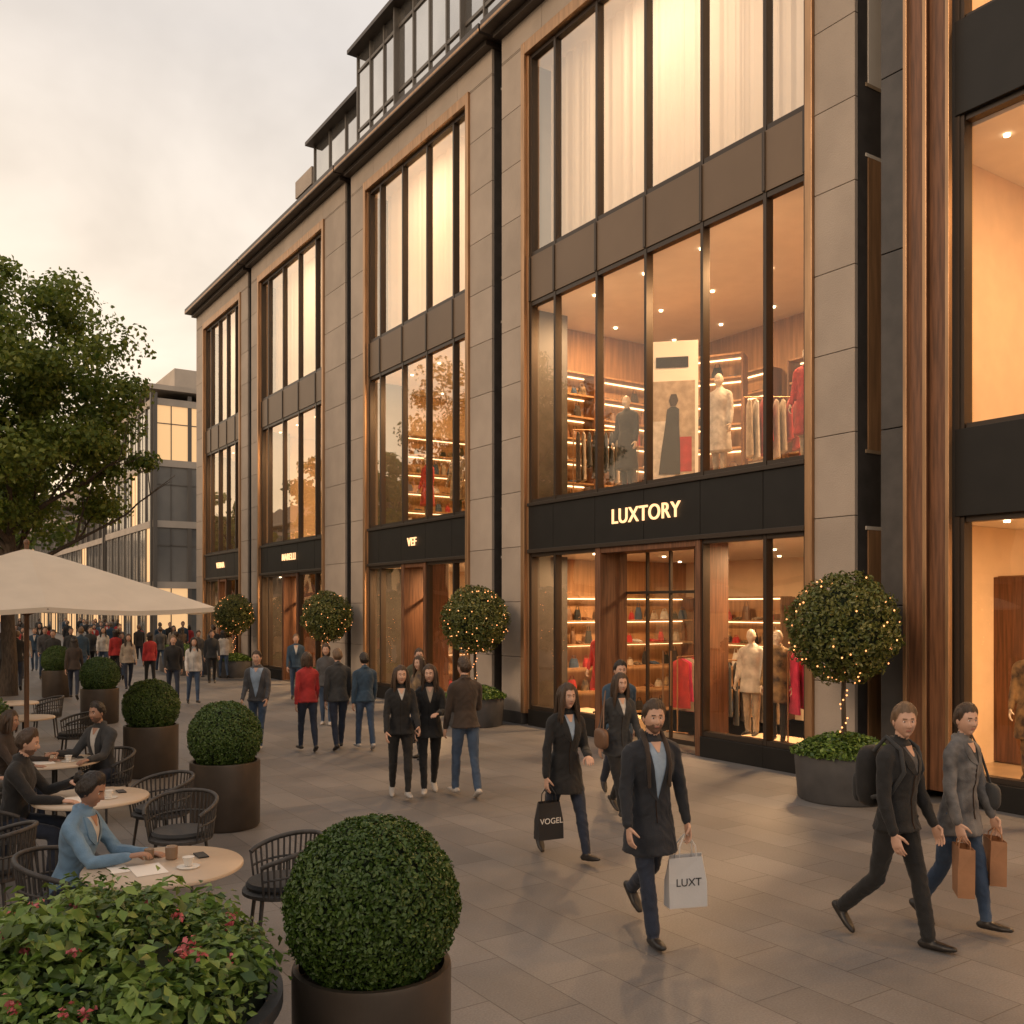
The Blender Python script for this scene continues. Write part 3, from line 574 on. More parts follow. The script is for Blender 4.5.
        for w_ in (-.013,.013):
            sx=Vector((w_*s,0,0)); limb([h0+sx,an+fd*.05*s+dn*.038*s+sx,an+fd*.12*s+dn*.046*s+sx*1.4,an+fd*.18*s+dn*.049*s+sx*.6],[.032*s,.031*s,.024*s,.018*s],'shoe')
        limb([an+dn*-.02*s,an+dn*.03*s],[.038*s,.036*s],'shoe')
    if P['sit'] is not None: off=P['sit']+.085*s
    else: off=-min(v_[2] for v_ in mb.v)
    off+=floor
    me=remeshed(mb,vox*s)
    nv=len(me.vertices); co_=np.empty(nv*3,np.float32); me.vertices.foreach_get('co',co_); co_=co_.reshape(-1,3)
    Sp=np.array([p[:] for p,_,_ in S]); Sr=np.array([r for _,r,_ in S]); St=[t for _,_,t in S]
    nf=len(me.polygons); fc=np.empty(nf*3,np.float32); me.polygons.foreach_get('center',fc); fc=fc.reshape(-1,3)
    tags=['top','bottom','shoe','skin','skirt']; ti=np.array([tags.index(t) for t in St])
    def near(X):
        o=np.empty(len(X),int)
        for i in range(0,len(X),4000):
            d=np.linalg.norm(X[i:i+4000,None,:]-Sp[None],axis=2)-Sr[None]; o[i:i+4000]=ti[d.argmin(1)]
        sk=(o==4); lim=(-Lc*s-.004) if P['sit'] is None else -.045*s
        o[sk&(X[:,2]>=lim)]=0; o[sk&(X[:,2]<lim)]=1
        return o
    ft=near(fc)
    me.materials.clear()
    for k in (top,bottom,shoe,skin): me.materials.append(M[k])
    me.polygons.foreach_set('material_index',ft.astype(np.int32)); me.polygons.foreach_set('use_smooth',[True]*nf)
    if vox<.02:
        nn=np.empty(nv*3,np.float32); me.vertices.foreach_get('normal',nn); nn=nn.reshape(-1,3)
        vt=near(co_); amp=np.where(vt<=1,.0070,0)
        sd2=R.random()*50
        def fold(a,b,c):
            q=noise.noise(Vector((a*6+sd2,b*6,c*5))); r_=1-abs(noise.noise(Vector((a*9+q*2,b*9+sd2,c*13+a*12*math.copysign(1,a)))))*2.4
            return q*.9+max(r_,0)*.8-.4
        dz=np.array([fold(*p) for p in co_.tolist()])
        co_=co_+nn*(amp*dz)[:,None]; me.vertices.foreach_set('co',co_.astype(np.float32).ravel())
    me.update()
    root=empty(name,(loc[0],loc[1],loc[2] if len(loc)>2 else 0),rad(heading-90))
    up=Vector((0,0,off))
    def link(me,nm):
        o=bpy.data.objects.new(nm,me); COL.objects.link(o); o.parent=root; o.location=up; return o
    link(me,'body')
    em=MB()
    if v is not None or (coat is not None and sub>=5 and style!='bald' and P['sit'] is None):
        bv=BVHTree.FromPolygons([tuple(p) for p in co_.tolist()],[tuple(p.vertices) for p in me.polygons])
        def cast(x,zz,o_):
            org=tp(x,.7,zz); d_=RT@Vector((0,-1,0)); h=bv.ray_cast(org,d_)
            if h[0] is None: return None
            nrm=h[1] if h[1].dot(d_)<0 else -h[1]
            return h[0]-d_*o_+nrm*.001
        def patch(A,B,k,o_,o2=None,m=6):
            o2=o_ if o2 is None else o2; rows=[]
            for (xa,za),(xb,zb) in zip(A,B):
                row=[]
                for j in range(m+1):
                    t=j/m; p=cast(xa+(xb-xa)*t,za+(zb-za)*t,(o_+(o2-o_)*t)*s)
                    if p is None: return
                    row.append(p)
                rows.append(row)
            i0=len(em.v); mm=em.mi(k)
            for r_ in rows: em.v.extend([tuple(q) for q in r_])
            for a_ in range(len(rows)-1):
                for j in range(m):
                    i=i0+a_*(m+1)+j
                    if max((rows[a_][j]-rows[a_+1][j]).length,(rows[a_][j]-rows[a_][j+1]).length)<.09: em.f.append((i,i+1,i+m+2,i+m+1)); em.m.append(mm)
        if v is not None:
            zt=.555; zs=np.linspace(v[0],zt,14); wf=lambda q:v[1]*((q-v[0])/(.54-v[0]))**.85 if q>v[0] else .001
            patch([(-wf(q),q) for q in zs],[(wf(q),q) for q in zs],shirt,.004)
            zk=np.linspace(.49,.56,5); patch([(-.042*(q-.47)/.09,q) for q in zk],[(.042*(q-.47)/.09,q) for q in zk],skin,.007)
            for q_ in (-1,1):
                lw=lambda q:.012+.05*math.sin(math.pi*min(1,((q-v[0])/(zt-v[0])))**.8)
                patch([(q_*(wf(q)-.002),q) for q in zs],[(q_*(wf(q)+lw(q)),q) for q in zs],top,.011,.009,4)
                patch([(q_*(wf(q)+lw(q)),q) for q in zs],[(q_*(wf(q)+lw(q)+.002),q) for q in zs],top,.009,-.002,1)
        if coat is not None and P['sit'] is None:
            zb=v[0] if v is not None else .50; zs=np.linspace(-min(Lc,.02),zb,10)
            patch([(-.016,q) for q in zs],[(.014,q) for q in zs],top,.005,.008,2); patch([(.014,q) for q in zs],[(.017,q) for q in zs],'eyed',.008,-.001,1)
            for q_ in (-1,1): patch([(q_*.075,.045),(q_*.075,.06)],[(q_*.14,.03),(q_*.14,.045)],top,.007,.007,3)
    T=Matrix.Translation(tp(0,.022,.728))@Matrix.Rotation(rad(yaw),4,'Z')@Matrix.Rotation(-L_*.3-rad(nod),4,'X')@Matrix.Scale(s*1.02,4)
    link(head_mesh('head',skin,hair,style,sub,beard,T),'head')
    R3=T.to_3x3()
    def eo(c,r,k,n=10,m=6):
        c=T@Vector(c); i0=len(em.v); em.ell((0,0,0),r,k,n,m)
        for i in range(i0,len(em.v)): em.v[i]=tuple(c+R3@Vector(em.v[i]))
    for q in (-1,1):
        eo((q*.073,-.004,-.004),(.010,.017,.028),skin)
        if style!='bald': eo((q*.0270,.0640,.007),(.0130,.010,.0052),'eyew'); eo((q*.0270,.0722,.007),(.0058,.0035,.0050),'eyed',8,4)
    loft_hair(em,T,style,hair,random.Random(name),sub)
    link_o=em.obj('garment_layers_eyes_hair',root,smooth=True); link_o.location=up
    out={}
    Mw=Matrix.Translation(root.location)@Matrix.Rotation(rad(heading-90),4,'Z')
    for hk,(wr,df,n,th) in G.items():
        if hands:
            hm=MB(); hand_mesh(hm,wr,df,n,th,s,curl)
            if vox<.016: hme=remeshed(hm,.0045,2); hme.materials.clear(); hme.materials.append(M[skin]); hme.polygons.foreach_set('use_smooth',[True]*len(hme.polygons)); link(hme,('left' if hk=='l' else 'right')+'_hand')
            else:
                hm.mats=[skin]; ho=hm.obj(('left' if hk=='l' else 'right')+'_hand',root,smooth=True); ho.location=up
        out[hk]=Mw@(wr+df*.09*s+n*.025*s+up)
    out['root']=root; return out
def paper_bag(nm,hp,w_,h_,d_,k,heading,drop=.14,text=None,tk=None):
    e=empty(nm,(hp[0],hp[1],hp[2]-drop-h_),rad(heading-90)); m=MB()
    m.rings([(Vector((0,0,0)),Vector((w_*.68,0,0)),Vector((0,d_*.68,0))),(Vector((0,0,h_*.5)),Vector((w_*.70,0,0)),Vector((0,d_*.66,0))),(Vector((0,0,h_)),Vector((w_*.71,0,0)),Vector((0,d_*.5,0)))],k,4)
    ca=math.cos(rad(45)); m.v=[((x/w_*ca-y/d_*ca)*w_,(x/w_*ca+y/d_*ca)*d_,zz) for x,y,zz in m.v]
    m.f.pop(); m.m.pop()
    for q in (-1,1):
        m.tube([(-w_*.22,q*d_*.36,h_-.03),(-w_*.2,q*d_*.3,h_+drop*.5),(-w_*.05,q*.008,h_+drop),(w_*.05,q*.008,h_+drop),(w_*.2,q*d_*.3,h_+drop*.5),(w_*.22,q*d_*.36,h_-.03)],.005,k,6)
    o=m.obj('bag_body_and_handles',e)
    sl_=o.modifiers.new('s','SOLIDIFY'); sl_.thickness=.003
    if text:
        for q in (0,180):
            cu=bpy.data.curves.new('bag_text','FONT'); cu.body=text; cu.size=h_*.22; cu.align_x='CENTER'; cu.align_y='CENTER'; cu.extrude=.001; cu.materials.append(M[tk])
            t=bpy.data.objects.new('bag_print',cu); COL.objects.link(t); t.parent=e; t.rotation_euler=(rad(90),0,rad(q)); t.location=(0,(-1 if q==0 else 1)*d_*.495,h_*.5)
    return e
def rbox(m,c,r,k,n=20,p=3.5):
    i0=len(m.v); m.ell((0,0,0),(1,1,1),k,n,12)
    for i in range(i0,len(m.v)):
        x,y,zz=m.v[i]; l=(abs(x)**p+abs(y)**p+abs(zz)**p)**(1/p); m.v[i]=(c[0]+x/l*r[0],c[1]+y/l*r[1],c[2]+zz/l*r[2])
# foreground
man=person('man_with_shopping_bag',(4.89,5.45),256,1.81,'navy','jeand',skin='skinL',hair='hairB',pose=dict(WALK2,lh=-18,lk=34,lf=-45,rh=16,rk=3,rf=8,ls=4,le=8,la=12,rs=8,re=14,ra=12),coat=.26,v=(.14,.075),shirt='shirtb',beard=True,vox=.011,yaw=-10)
b=man['l']; paper_bag('shopping_bag',b,.32,.38,.12,'paperw',250,.16,'LUXT','char')
sc_=MB(); 
for q in (-1,1): sc_.tube([(q*.05,-.05,1.555),(q*.078,.03,1.54),(q*.082,.105,1.46),(q*.088,.148,1.33),(q*.085,.155,1.16)],[.018,.022,.020,.018,.012],'browng',10,True)
sc_.obj('scarf',man['root'],smooth=True)
wo=person('woman_with_black_bag',(5.68,7.59),262,1.75,'blk','jeand',skin='skinL',hair='hairB',style='long',pose=dict(WALK,lh=22,lk=3,lf=12,rh=-16,rk=26,rf=-38,rs=4,re=6,ra=14,ls=10,le=70,lin=25),coat=.22,v=(.30,.055),shirt='shirtb',fem=True,vox=.012,yaw=0)
paper_bag('shopping_bag',wo['r'],.28,.36,.12,'paperb',262,.15,'VOGEL','white')
m2=person('man_with_backpack',(6.30,4.30),272,1.80,'blk','blk',skin='skinL',hair='hairL',pose=dict(WALK,lh=16,lk=5,lf=6,rh=-14,rk=32,rf=-40,ls=4,le=20,la=11,rs=4,re=18,ra=11),coat=.05,v=(.36,.06),shirt='dgrey',vox=.011,yaw=-36,lean=3)
bk=MB(); rbox(bk,(-.0,-.20,1.22),(.15,.085,.23),'blk'); rbox(bk,(0,-.29,1.13),(.11,.03,.12),'char')
for q in (-1,1): bk.tube([(q*.09,-.13,1.42),(q*.10,-.02,1.54),(q*.11,.10,1.46),(q*.12,.135,1.30),(q*.15,.05,1.14),(q*.13,-.12,1.08)],.016,'char',8)
bk.obj('backpack',m2['root'],smooth=True)
w2=person('woman_with_paper_bags',(6.98,4.22),270,1.73,'tweed','jean',skin='skinL',hair='hairB',style='short',pose=dict(WALKS,lh=14,lk=4,lf=6,rh=-11,rk=20,rf=-28,ls=6,le=14,rs=6,re=14,la=12,ra=12),coat=.16,v=(.40,.045),shirt='char',fem=True,vox=.012,yaw=-22)
paper_bag('shopping_bag',w2['r'],.26,.36,.12,'brown',310,.08); paper_bag('shopping_bag',w2['l'],.26,.34,.12,'brown',310,.08)
hb=MB(); rbox(hb,(-.24,.05,1.02),(.05,.14,.11),'char'); hb.tube([(-.22,-.04,1.10),(-.19,-.02,1.35),(-.15,0,1.52),(-.2,.06,1.35),(-.24,.12,1.10)],.01,'char',8); hb.obj('handbag',w2['root'],smooth=True)
wb=person('woman_with_handbag',(7.35,8.75),255,1.70,'char','blk',hair='hairB',style='long',pose=WALK2,coat=.14,v=(.34,.05),fem=True,vox=.014)
hb=MB(); rbox(hb,(.26,.08,.95),(.05,.15,.12),'leather'); hb.tube([(.24,0,1.05),(.2,0,1.3),(.17,0,1.5),(.22,.06,1.3),(.26,.14,1.05)],.009,'leather',8); hb.obj('handbag',wb['root'],smooth=True)
person('pedestrian_man',(8.15,9.7),250,1.78,'teal','jeand',hair='hairD',pose=WALK,coat=.08,v=(.36,.05),vox=.016)
c1=person('woman_in_black_jacket',(5.67,11.16),250,1.70,'blk','blk','sneak',hair='hairB',style='long',pose=dict(WALKS,ls=12,le=40,rs=12,re=20),coat=.06,v=(.4,.05),fem=True,vox=.014,yaw=5)
c2=person('woman_in_black_coat',(6.12,11.2),246,1.70,'blk','blk','sneak',hair='hairB',style='long',pose=dict(WALKS,lh=-10,lk=14,lf=-22,rh=14,rk=4,rf=4,ls=20,le=70,lin=30),coat=.14,v=(.34,.055),shirt='beige',fem=True,vox=.014,yaw=-14)
person('man_in_brown_hoodie',(6.40,10.72),80,1.80,'browng','jean','sneak',hair='hairB',pose=dict(WALKS,rs=14,re=60,rin=30,ls=6),coat=.03,vox=.014,yaw=20)
g1=person('man_in_denim_shirt',(5.50,16.29),235,1.70,'dgrey','jean','sneak',hair='hairB',pose=dict(WALKS,rs=5,re=30,ls=10,le=30),coat=.04,v=(.03,.12),shirt='shirtb',vox=.016)
person('woman_in_red_jacket',(6.14,15.59),85,1.68,'redc','jeand','shoe',hair='hairB',style='bob',pose=WALKS,coat=.03,fem=True,vox=.016)
person('man_in_grey_coat',(6.67,15.51),80,1.74,'char','jeand',hair='hairL',pose=dict(WALKS,lh=-10,lk=14,lf=-20,rh=14,rk=4,rf=4),coat=.06,vox=.016)
person('pedestrian_in_teal_jacket',(7.06,15.25),82,1.66,'teal','jean','sneak',hair='hairD',pose=WALKS,coat=.03,vox=.016)
person('pedestrian_woman',(7.45,13.9),200,1.68,'gold','blk',hair='hairB',style='long',pose=STAND,coat=.1,fem=True,vox=.018)
person('pedestrian_in_olive_coat',(8.3,15.6),250,1.72,'olive','jeand',hair='hairB',pose=STAND,coat=.2,vox=.018)
person('pedestrian_in_grey_hoodie',(7.9,19.0),240,1.70,'dgrey','jean','sneak',hair='hairB',style='bob',pose=STAND,coat=.06,vox=.02,sub=4,fem=True)
SW=person('woman_in_denim_jacket',(1.08,7.14),-38,1.70,'denim','jeand','sneak',skin='skinM',hair='hairD',style='bun',pose=dict(SIT,lin=10,rin=22,re=60),coat=.0,v=(.36,.06),fem=True,vox=.011,lean=12,nod=16,curl=.6)
person('man_in_black_shirt',(.98,9.62),-25,1.76,'blk','jeand',skin='skinL',hair='hairB',beard=True,pose=dict(SIT,le=75,lin=20),coat=.0,vox=.014,lean=10,nod=8)
person('man_with_dark_beard',(2.20,11.95),215,1.74,'char','jeand',skin='skinM',hair='hairD',beard=True,pose=dict(SIT,re=60),coat=.0,v=(.2,.06),vox=.016,lean=8)
person('seated_woman',(1.10,11.9),-30,1.66,'browng','jeand',skin='skinM',hair='hairB',style='bob',pose=SIT,coat=.0,fem=True,vox=.018,lean=8)
person('seated_man',(.62,10.4),20,1.72,'dgrey','jeand',hair='hairD',pose=SIT,coat=.0,vox=.018,lean=6)
vars_=[]
cfg=[('blk','jeand','short',WALK,False),('whitec','jean','long',WALKS,True),('char','blk','short',WALK2,False),('redc','blk','bob',WALKS,True),('beige','jeand','long',WALK2,True),('teal','jean','short',WALKS,False),('dgrey','jean','short',WALK,False),('browng','jeand','long',WALK,True)]
k_pos=[(6.42,25.76,262),(6.72,24.94,268),(8.97,31.08,255),(6.94,30.6,90),(6.22,30.23,265),(9.31,24.48,250),(6.79,34.56,90),(4.34,27.78,80)]
for i,((t,bt,st,ps,fm),(x,y,hd)) in enumerate(zip(cfg,k_pos)):
    d_=person('pedestrian',(x,y),hd,1.74-.06*fm,t,bt,hair=R.choice(['hairB','hairD','hairL']),style=st,pose=ps,coat=.05,fem=fm,vox=.022,sub=3,v=(.3,.06) if i%2 else None); vars_.append(d_['root'])
rr=random.Random(5)
far=[(6.83,37.41),(6.72,39.41),(4.7,35.95),(10.6,44.8),(10.2,47.0),(5.4,33.2),(3.4,31.8),(8.2,41.5),(5.0,41),(9.4,52)]
for _ in range(60):
    y=rr.uniform(33,78); far.append((rr.uniform(2.2+.02*y,11.0 if y<44 else 12.6),y))
pool=[0,0,1,2,2,3,4,5,5,6,6,7,7]
for (x,y) in far:
    src=vars_[rr.choice(pool)]; e=empty('pedestrian',(x,y,0),rad(rr.choice([262,270,258,85,95,90])-90)); s_=rr.uniform(.93,1.05); e.scale=(s_,s_,s_)
    for ch in src.children:
        o=bpy.data.objects.new(ch.name.split('.')[0],ch.data); COL.objects.link(o); o.parent=e; o.location=ch.location
MP=dict(STAND,le=16,re=20)
for (x,y,z_,hd,t,bt,ct) in ((12.05,6.30,.32,200,'gold','gold',.4),(12.35,11.2,.32,200,'whitec','beige',.2),(12.2,10.5,.32,210,'gold','blk',.3),(12.1,14.15,4.8,200,'char','char',.55),(12.2,9.9,4.8,200,'redc','beige',.5),(12.3,11.9,4.8,200,'whitec','beige',.5),(12.0,5.75,4.85,200,'char','blk',.5),(12.3,22.6,4.8,190,'redc','beige',.5),(12.3,21.0,4.8,200,'beige','blk',.5),(12.3,15.2,.32,200,'redc','blk',.4)):
    person('mannequin',(x,y,z_),hd,1.80,t,bt,skin='mann',hair='mann',style='bald',pose=MP,coat=ct,vox=.018,sub=4,floor=0,lean=0)
# ------------------------------------------------------------ plants
def dome_leaves(r,n,size,name,k,parent,core='boxcore',rough=.03):
    D=NR.normal(size=(n,3)); D/=np.linalg.norm(D,axis=1,keepdims=True)
    bump_=np.array([noise.noise(Vector(d)*3.2)*.6+noise.noise(Vector(d)*8)*.7 for d in D])
    rad_=r*(1+bump_*rough*2)-np.abs(NR.normal(size=n))*r*.07
    C=D*rad_[:,None]; Nn=D+NR.normal(size=(n,3))*.55
    o=leaves(name,C,Nn,NR.uniform(.7,1.3,n)*size,[k],parent=parent)
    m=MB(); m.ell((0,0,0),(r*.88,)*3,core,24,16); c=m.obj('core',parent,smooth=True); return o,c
protoB={}
def topiary(x,y,r,n,size,pr=.385,ph=.75):
    e=empty('boxwood_ball_planter',(x,y,0)); m=MB()
    m.lathe((0,0,0),[(pr-.02,0.0),(pr-.015,.012),(pr,.03),(pr+.004,ph-.02),(pr,ph),(pr-.03,ph),(pr-.035,ph-.07)],'planter',56); m.lathe((0,0,ph-.10),[(pr-.04,0),(pr-.04,.035)],'soil',32)
    m.obj('planter_pot',e,smooth=True)
    if (n,size) not in protoB:
        o,c=dome_leaves(r,n,size,'boxwood_foliage','box',e); protoB[(n,size)]=(o.data,c.data,r)
    else:
        a,b_,r0=protoB[(n,size)]; o=bpy.data.objects.new('boxwood_foliage',a); c=bpy.data.objects.new('core',b_)
        for q in (o,c): COL.objects.link(q); q.parent=e; q.scale=(r/r0,)*3
    for q in (o,c): q.location=(0,0,ph+r*.66)
    o.rotation_euler=(0,0,x*7)
topiary(2.02,4.28,.43,26000,.027); topiary(3.28,10.84,.41,14000,.03); topiary(3.36,14.75,.41,14000,.03); topiary(3.95,22,.41,14000,.03); topiary(4.1,29,.41,14000,.03)
bayproto=None
def lolli(x,y,n=9000,r=.72):
    global bayproto
    e=empty('bay_tree_planter',(x,y,0)); m=MB()
    m.lathe((0,0,0),[(.56,0),(.58,.02),(.62,.5),(.62,.6),(.58,.6),(.57,.52)],'planterg',48); m.lathe((0,0,.5),[(.57,0),(.57,.05)],'soil',30); m.obj('planter_pot',e,smooth=True)
    m=MB(); m.tube([(0,0,.5),(.02,.01,.9),(-.01,0,1.3),(.01,0,1.7),(0,0,2.1)],[.04,.033,.03,.03,.028],'bark',10)
    for i in range(7): a=i*.9; m.tube([(0,0,1.65),(math.cos(a)*.25,math.sin(a)*.25,2.0),(math.cos(a)*.5,math.sin(a)*.5,2.3)],[.02,.014,.006],'bark',6)
    m.obj('trunk',e,smooth=True)
    if bayproto is None:
        D=NR.normal(size=(n,3)); D/=np.linalg.norm(D,axis=1,keepdims=True); b_=np.array([noise.noise(Vector(d)*2.5)+.5*noise.noise(Vector(d)*7) for d in D]); C=D*(r*(1+.14*b_)-np.abs(NR.normal(size=n))*r*.16)[:,None]
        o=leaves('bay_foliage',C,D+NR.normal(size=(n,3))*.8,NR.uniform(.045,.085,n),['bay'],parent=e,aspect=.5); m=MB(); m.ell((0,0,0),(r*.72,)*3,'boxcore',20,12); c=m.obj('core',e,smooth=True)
        f=MB(); 
        for i in range(85):
            d=Vector(NR.normal(size=3)).normalized()*r*R.uniform(.90,1.02); f.ell(d,(.012,)*3,'fairy',6,4)
        l=f.obj('fairy_lights',e)
        k=5000; a=NR.uniform(0,2*np.pi,k); q=np.sqrt(NR.uniform(0,1,k))*.66; zz=.58+.26*(1-(q/.72)**2)*NR.uniform(.3,1.1,k); C=np.stack([q*np.cos(a),q*np.sin(a),zz],1)
        s_=leaves('underplanting',C,NR.normal(size=(k,3))*.6+np.array([0,0,1]),NR.uniform(.05,.1,k),['herb2','herb'],[.6,.4],parent=e)
        bayproto=(o.data,c.data,l.data,s_.data); obs=(o,c,l)
    else:
        obs=[bpy.data.objects.new(nm,d) for nm,d in zip(('bay_foliage','core','fairy_lights','underplanting'),bayproto)]
        for q in obs: COL.objects.link(q); q.parent=e
        obs=obs[:3]
    for q in obs: q.location=(0,0,2.22); q.rotation_euler=(0,0,y)
    fl=MB()
    for i in range(16): a=i*1.1; fl.ell((math.cos(a)*.045,math.sin(a)*.045,.75+i*.06),(.012,)*3,'fairy',6,4)
    fl.obj('trunk_lights',e)
for p in ((10.48,7.93),(10.5,17.2),(10.55,25.3),(10.55,33.8)): lolli(*p)
for (x,y,w_,l_) in ((9.6,37.0,.5,1.6),(1.2,17,.4,1.4)):
    e=empty('planter_box',(x,y,0)); m=MB(); m.box(-w_,w_,-l_,l_,0,.6,'planterg'); m.obj('box',e,bevel=.02)
    k=5000; C=np.stack([NR.uniform(-w_,w_,k),NR.uniform(-l_,l_,k),.6+NR.uniform(0,.45,k)],1); leaves('foliage',C,NR.normal(size=(k,3))+np.array([0,0,.8]),NR.uniform(.05,.1,k),['herb2','herb'],[.7,.3],parent=e)
e=empty('flower_planter',(.80,4.60,0)); m=MB(); m.lathe((0,0,0),[(.6,0),(.66,.03),(.80,.62),(.83,.66),(.83,.72),(.77,.72),(.76,.64)],'planterg',64); m.lathe((0,0,.6),[(.75,0),(.75,.04)],'soil',40); m.obj('planter_bowl',e,smooth=True)
cl=[];nn=[];sz=[]; cl2=[];nn2=[];sz2=[]
for i in range(240):
    a=R.uniform(0,6.283); q=math.sqrt(R.random())*.74; h=.72+.36*(1-(q/.95)**2)*R.uniform(.55,1.28)
    c=np.array([q*math.cos(a),q*math.sin(a),h]); k=42; p=NR.normal(size=(k,3))*np.array([.06,.06,.05]); big=noise.noise(Vector((c[0]*3,c[1]*3,2)))>-.03
    A=(cl,nn,sz) if big else (cl2,nn2,sz2)
    A[0].append(c+p); A[1].append(NR.normal(size=(k,3))*.5+p*6+np.array([0,0,.9])); A[2].append(NR.uniform(.045,.09,k)*R.uniform(.8,1.35) if big else NR.uniform(.028,.055,k))
leaves('flower_bed_leaves',np.concatenate(cl),np.concatenate(nn),np.concatenate(sz),['herb','herb2'],[.7,.3],parent=e,aspect=.62)
leaves('flower_bed_leaves_dark',np.concatenate(cl2),np.concatenate(nn2),np.concatenate(sz2),['herb','herb2'],[.35,.65],parent=e,aspect=.5)
cl=[];nn=[]
for i in range(30):
    a=R.uniform(0,6.283); q=math.sqrt(R.random())*.70; h=.78+.36*(1-(q/.95)**2)*R.uniform(.9,1.1); k=12; p=NR.normal(size=(k,3))*.014; cl.append(np.array([q*math.cos(a),q*math.sin(a),h])+p); nn.append(p*20+NR.normal(size=(k,3))*.3+np.array([0,0,.3]))
leaves('flowers',np.concatenate(cl),np.concatenate(nn),NR.uniform(.018,.034,30*12),['flower'],parent=e,aspect=.8)
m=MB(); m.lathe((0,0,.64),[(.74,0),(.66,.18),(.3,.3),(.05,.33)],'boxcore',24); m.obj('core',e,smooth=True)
def tree(x,y,H,cr,cz,seed,nc=75,per=620,ls=.17,name='street_tree'):
    rr=random.Random(seed); e=empty(name,(x,y,0)); m=MB()
    m.tube([(0,0,0),(.05,0,1),(0,.05,2.2),(.1,0,3.4),(.05,.1,4.6)],[.27,.2,.18,.165,.14],'bark',14)
    def br_(p,d,l,r,dep):
        p=Vector(p); pts=[p];q=p
        for i in range(4): d=(d+Vector((rr.uniform(-.25,.25),rr.uniform(-.25,.25),rr.uniform(-.05,.2)))).normalized(); q=q+d*l/4; pts.append(q)
        m.tube(pts,[r,r*.85,r*.7,r*.55,r*.4],'bark',8)
        if dep: 
            for _ in range(3): br_(pts[rr.choice([2,3,4])],(d+Vector((rr.uniform(-.9,.9),rr.uniform(-.9,.9),rr.uniform(-.2,.6)))).normalized(),l*.62,r*.45,dep-1)
    for i in range(8):
        a=i*.8+rr.uniform(-.2,.2); br_((.05,.05,3.2+i*.22),Vector((math.cos(a),math.sin(a),.75)).normalized(),cr*.75,.09,2)
    m.obj('trunk_and_limbs',e,smooth=True)
    cl=[];nn=[];sz=[]
    for i in range(nc):
        d=Vector((rr.gauss(0,1),rr.gauss(0,1),rr.gauss(0,1))).normalized(); f=rr.random()**.42
        lump=1+.20*noise.noise(d*2.3+Vector((seed,0,0)))
        c=np.array([d.x*cr*f*lump,d.y*cr*f*lump,cz+d.z*(H-cz)*f*lump]); 
        if c[2]<cz-(H-cz)*.85: continue
        R_=rr.uniform(.45,1.0)*cr*.19; k=int(per*rr.uniform(.4,1.2))
        p=NR.normal(size=(k,3)); p/=np.linalg.norm(p,axis=1,keepdims=True); p*= (NR.uniform(.15,1.4,k)**.7*R_)[:,None]*np.array([1.25,1.25,.75])
        cl.append(c+p); nn.append(p/R_+NR.normal(size=(k,3))*.8+np.array([0,0,.4])); sz.append(NR.uniform(.6,1.3,k)*ls)
    leaves('crown_leaves',np.concatenate(cl),np.concatenate(nn),np.concatenate(sz),['leaf'],parent=e,aspect=.7)
tree(3.0,30.2,12.0,3.8,8.1,3,nc=220,per=300,ls=.16); tree(2.6,44,11,4,7,5,nc=80,per=260,ls=.26); tree(4.5,62,10,3.6,6.5,8,nc=45,per=250,ls=.34)
# ------------------------------------------------------------ cafe furniture
def table(x,y,r=.5,items=True):
    e=empty('cafe_table',(x,y,0)); m=MB(); m.lathe((0,0,.725),[(r-.01,0),(r,.006),(r,.022),(r-.008,.03)],'tabletop',56); m.lathe((0,0,0),[(.24,0),(.24,.012),(.05,.03),(.03,.05),(.03,.7),(.12,.722)],'dmetal',28); m.obj('table_body',e,smooth=True)
    if items:
        i=MB(); i.lathe((.08,.12,.757),[(.035,0),(.04,.005),(.043,.085),(.036,.09)],'glassjar',20); i.lathe((-.05,.2,.757),[(.03,0),(.034,.07)],'glassjar',16); i.lathe((.12,-.16,.757),[(.07,0),(.075,.008)],'ceramic',24); i.lathe((.12,-.16,.767),[(.022,0),(.036,.05),(.04,.06)],'ceramic',20)
        i.box(-.22,-.02,-.22,.06,.7565,.760,'white'); i.box(-.34,-.225,-.06,.14,.7565,.7605,'white'); i.box(.24,.31,.02,.17,.757,.765,'blk'); i.obj('cups_papers_phone',e,smooth=False)
table(1.60,6.66,.52); table(1.62,9.42,.5); table(1.65,11.85,.48); table(.3,8.3,.45,False); table(1.9,16.8,.45,False); table(2.0,19.5,.45,False)
chp=None
def chair(x,y,hd):
    global chp
    if chp is None:
        m=MB(); m.lathe((0,0,.41),[(.25,0),(.275,.012),(.275,.035),(.25,.05)],'rattan',32); m.lathe((0,0,.462),[(.24,0),(.25,.02),(.235,.045),(.1,.05)],'char',28)
        def rail(zb,za,rr_):
            P_=[]
            for i in range(31):
                a=rad(145+ 250*i/30); f=math.cos((i/30-.5)*math.pi); P_.append((math.cos(a)*rr_,math.sin(a)*rr_,za+(zb-za)*max(f,0)**.8))
            return P_
        tp_=rail(.80,.66,.31); bt=rail(.43,.43,.27); md=rail(.62,.56,.295)
        m.tube(tp_,.018,'rattan',8); m.tube(md,.009,'rattan',6)
        for i in range(31): m.tube([bt[i],tp_[i]],.0085,'rattan',5)
        for a in (45,135,225,315): m.tube([(math.cos(rad(a))*.22,math.sin(rad(a))*.22,.42),(math.cos(rad(a))*.28,math.sin(rad(a))*.28,0)],[.016,.012],'rattan',8)
        o=m.obj('chair_body',None,smooth=True); chp=o.data; bpy.data.objects.remove(o)
    e=empty('rattan_armchair',(x,y,0),rad(hd-90)); o=bpy.data.objects.new('chair_body',chp); COL.objects.link(o); o.parent=e
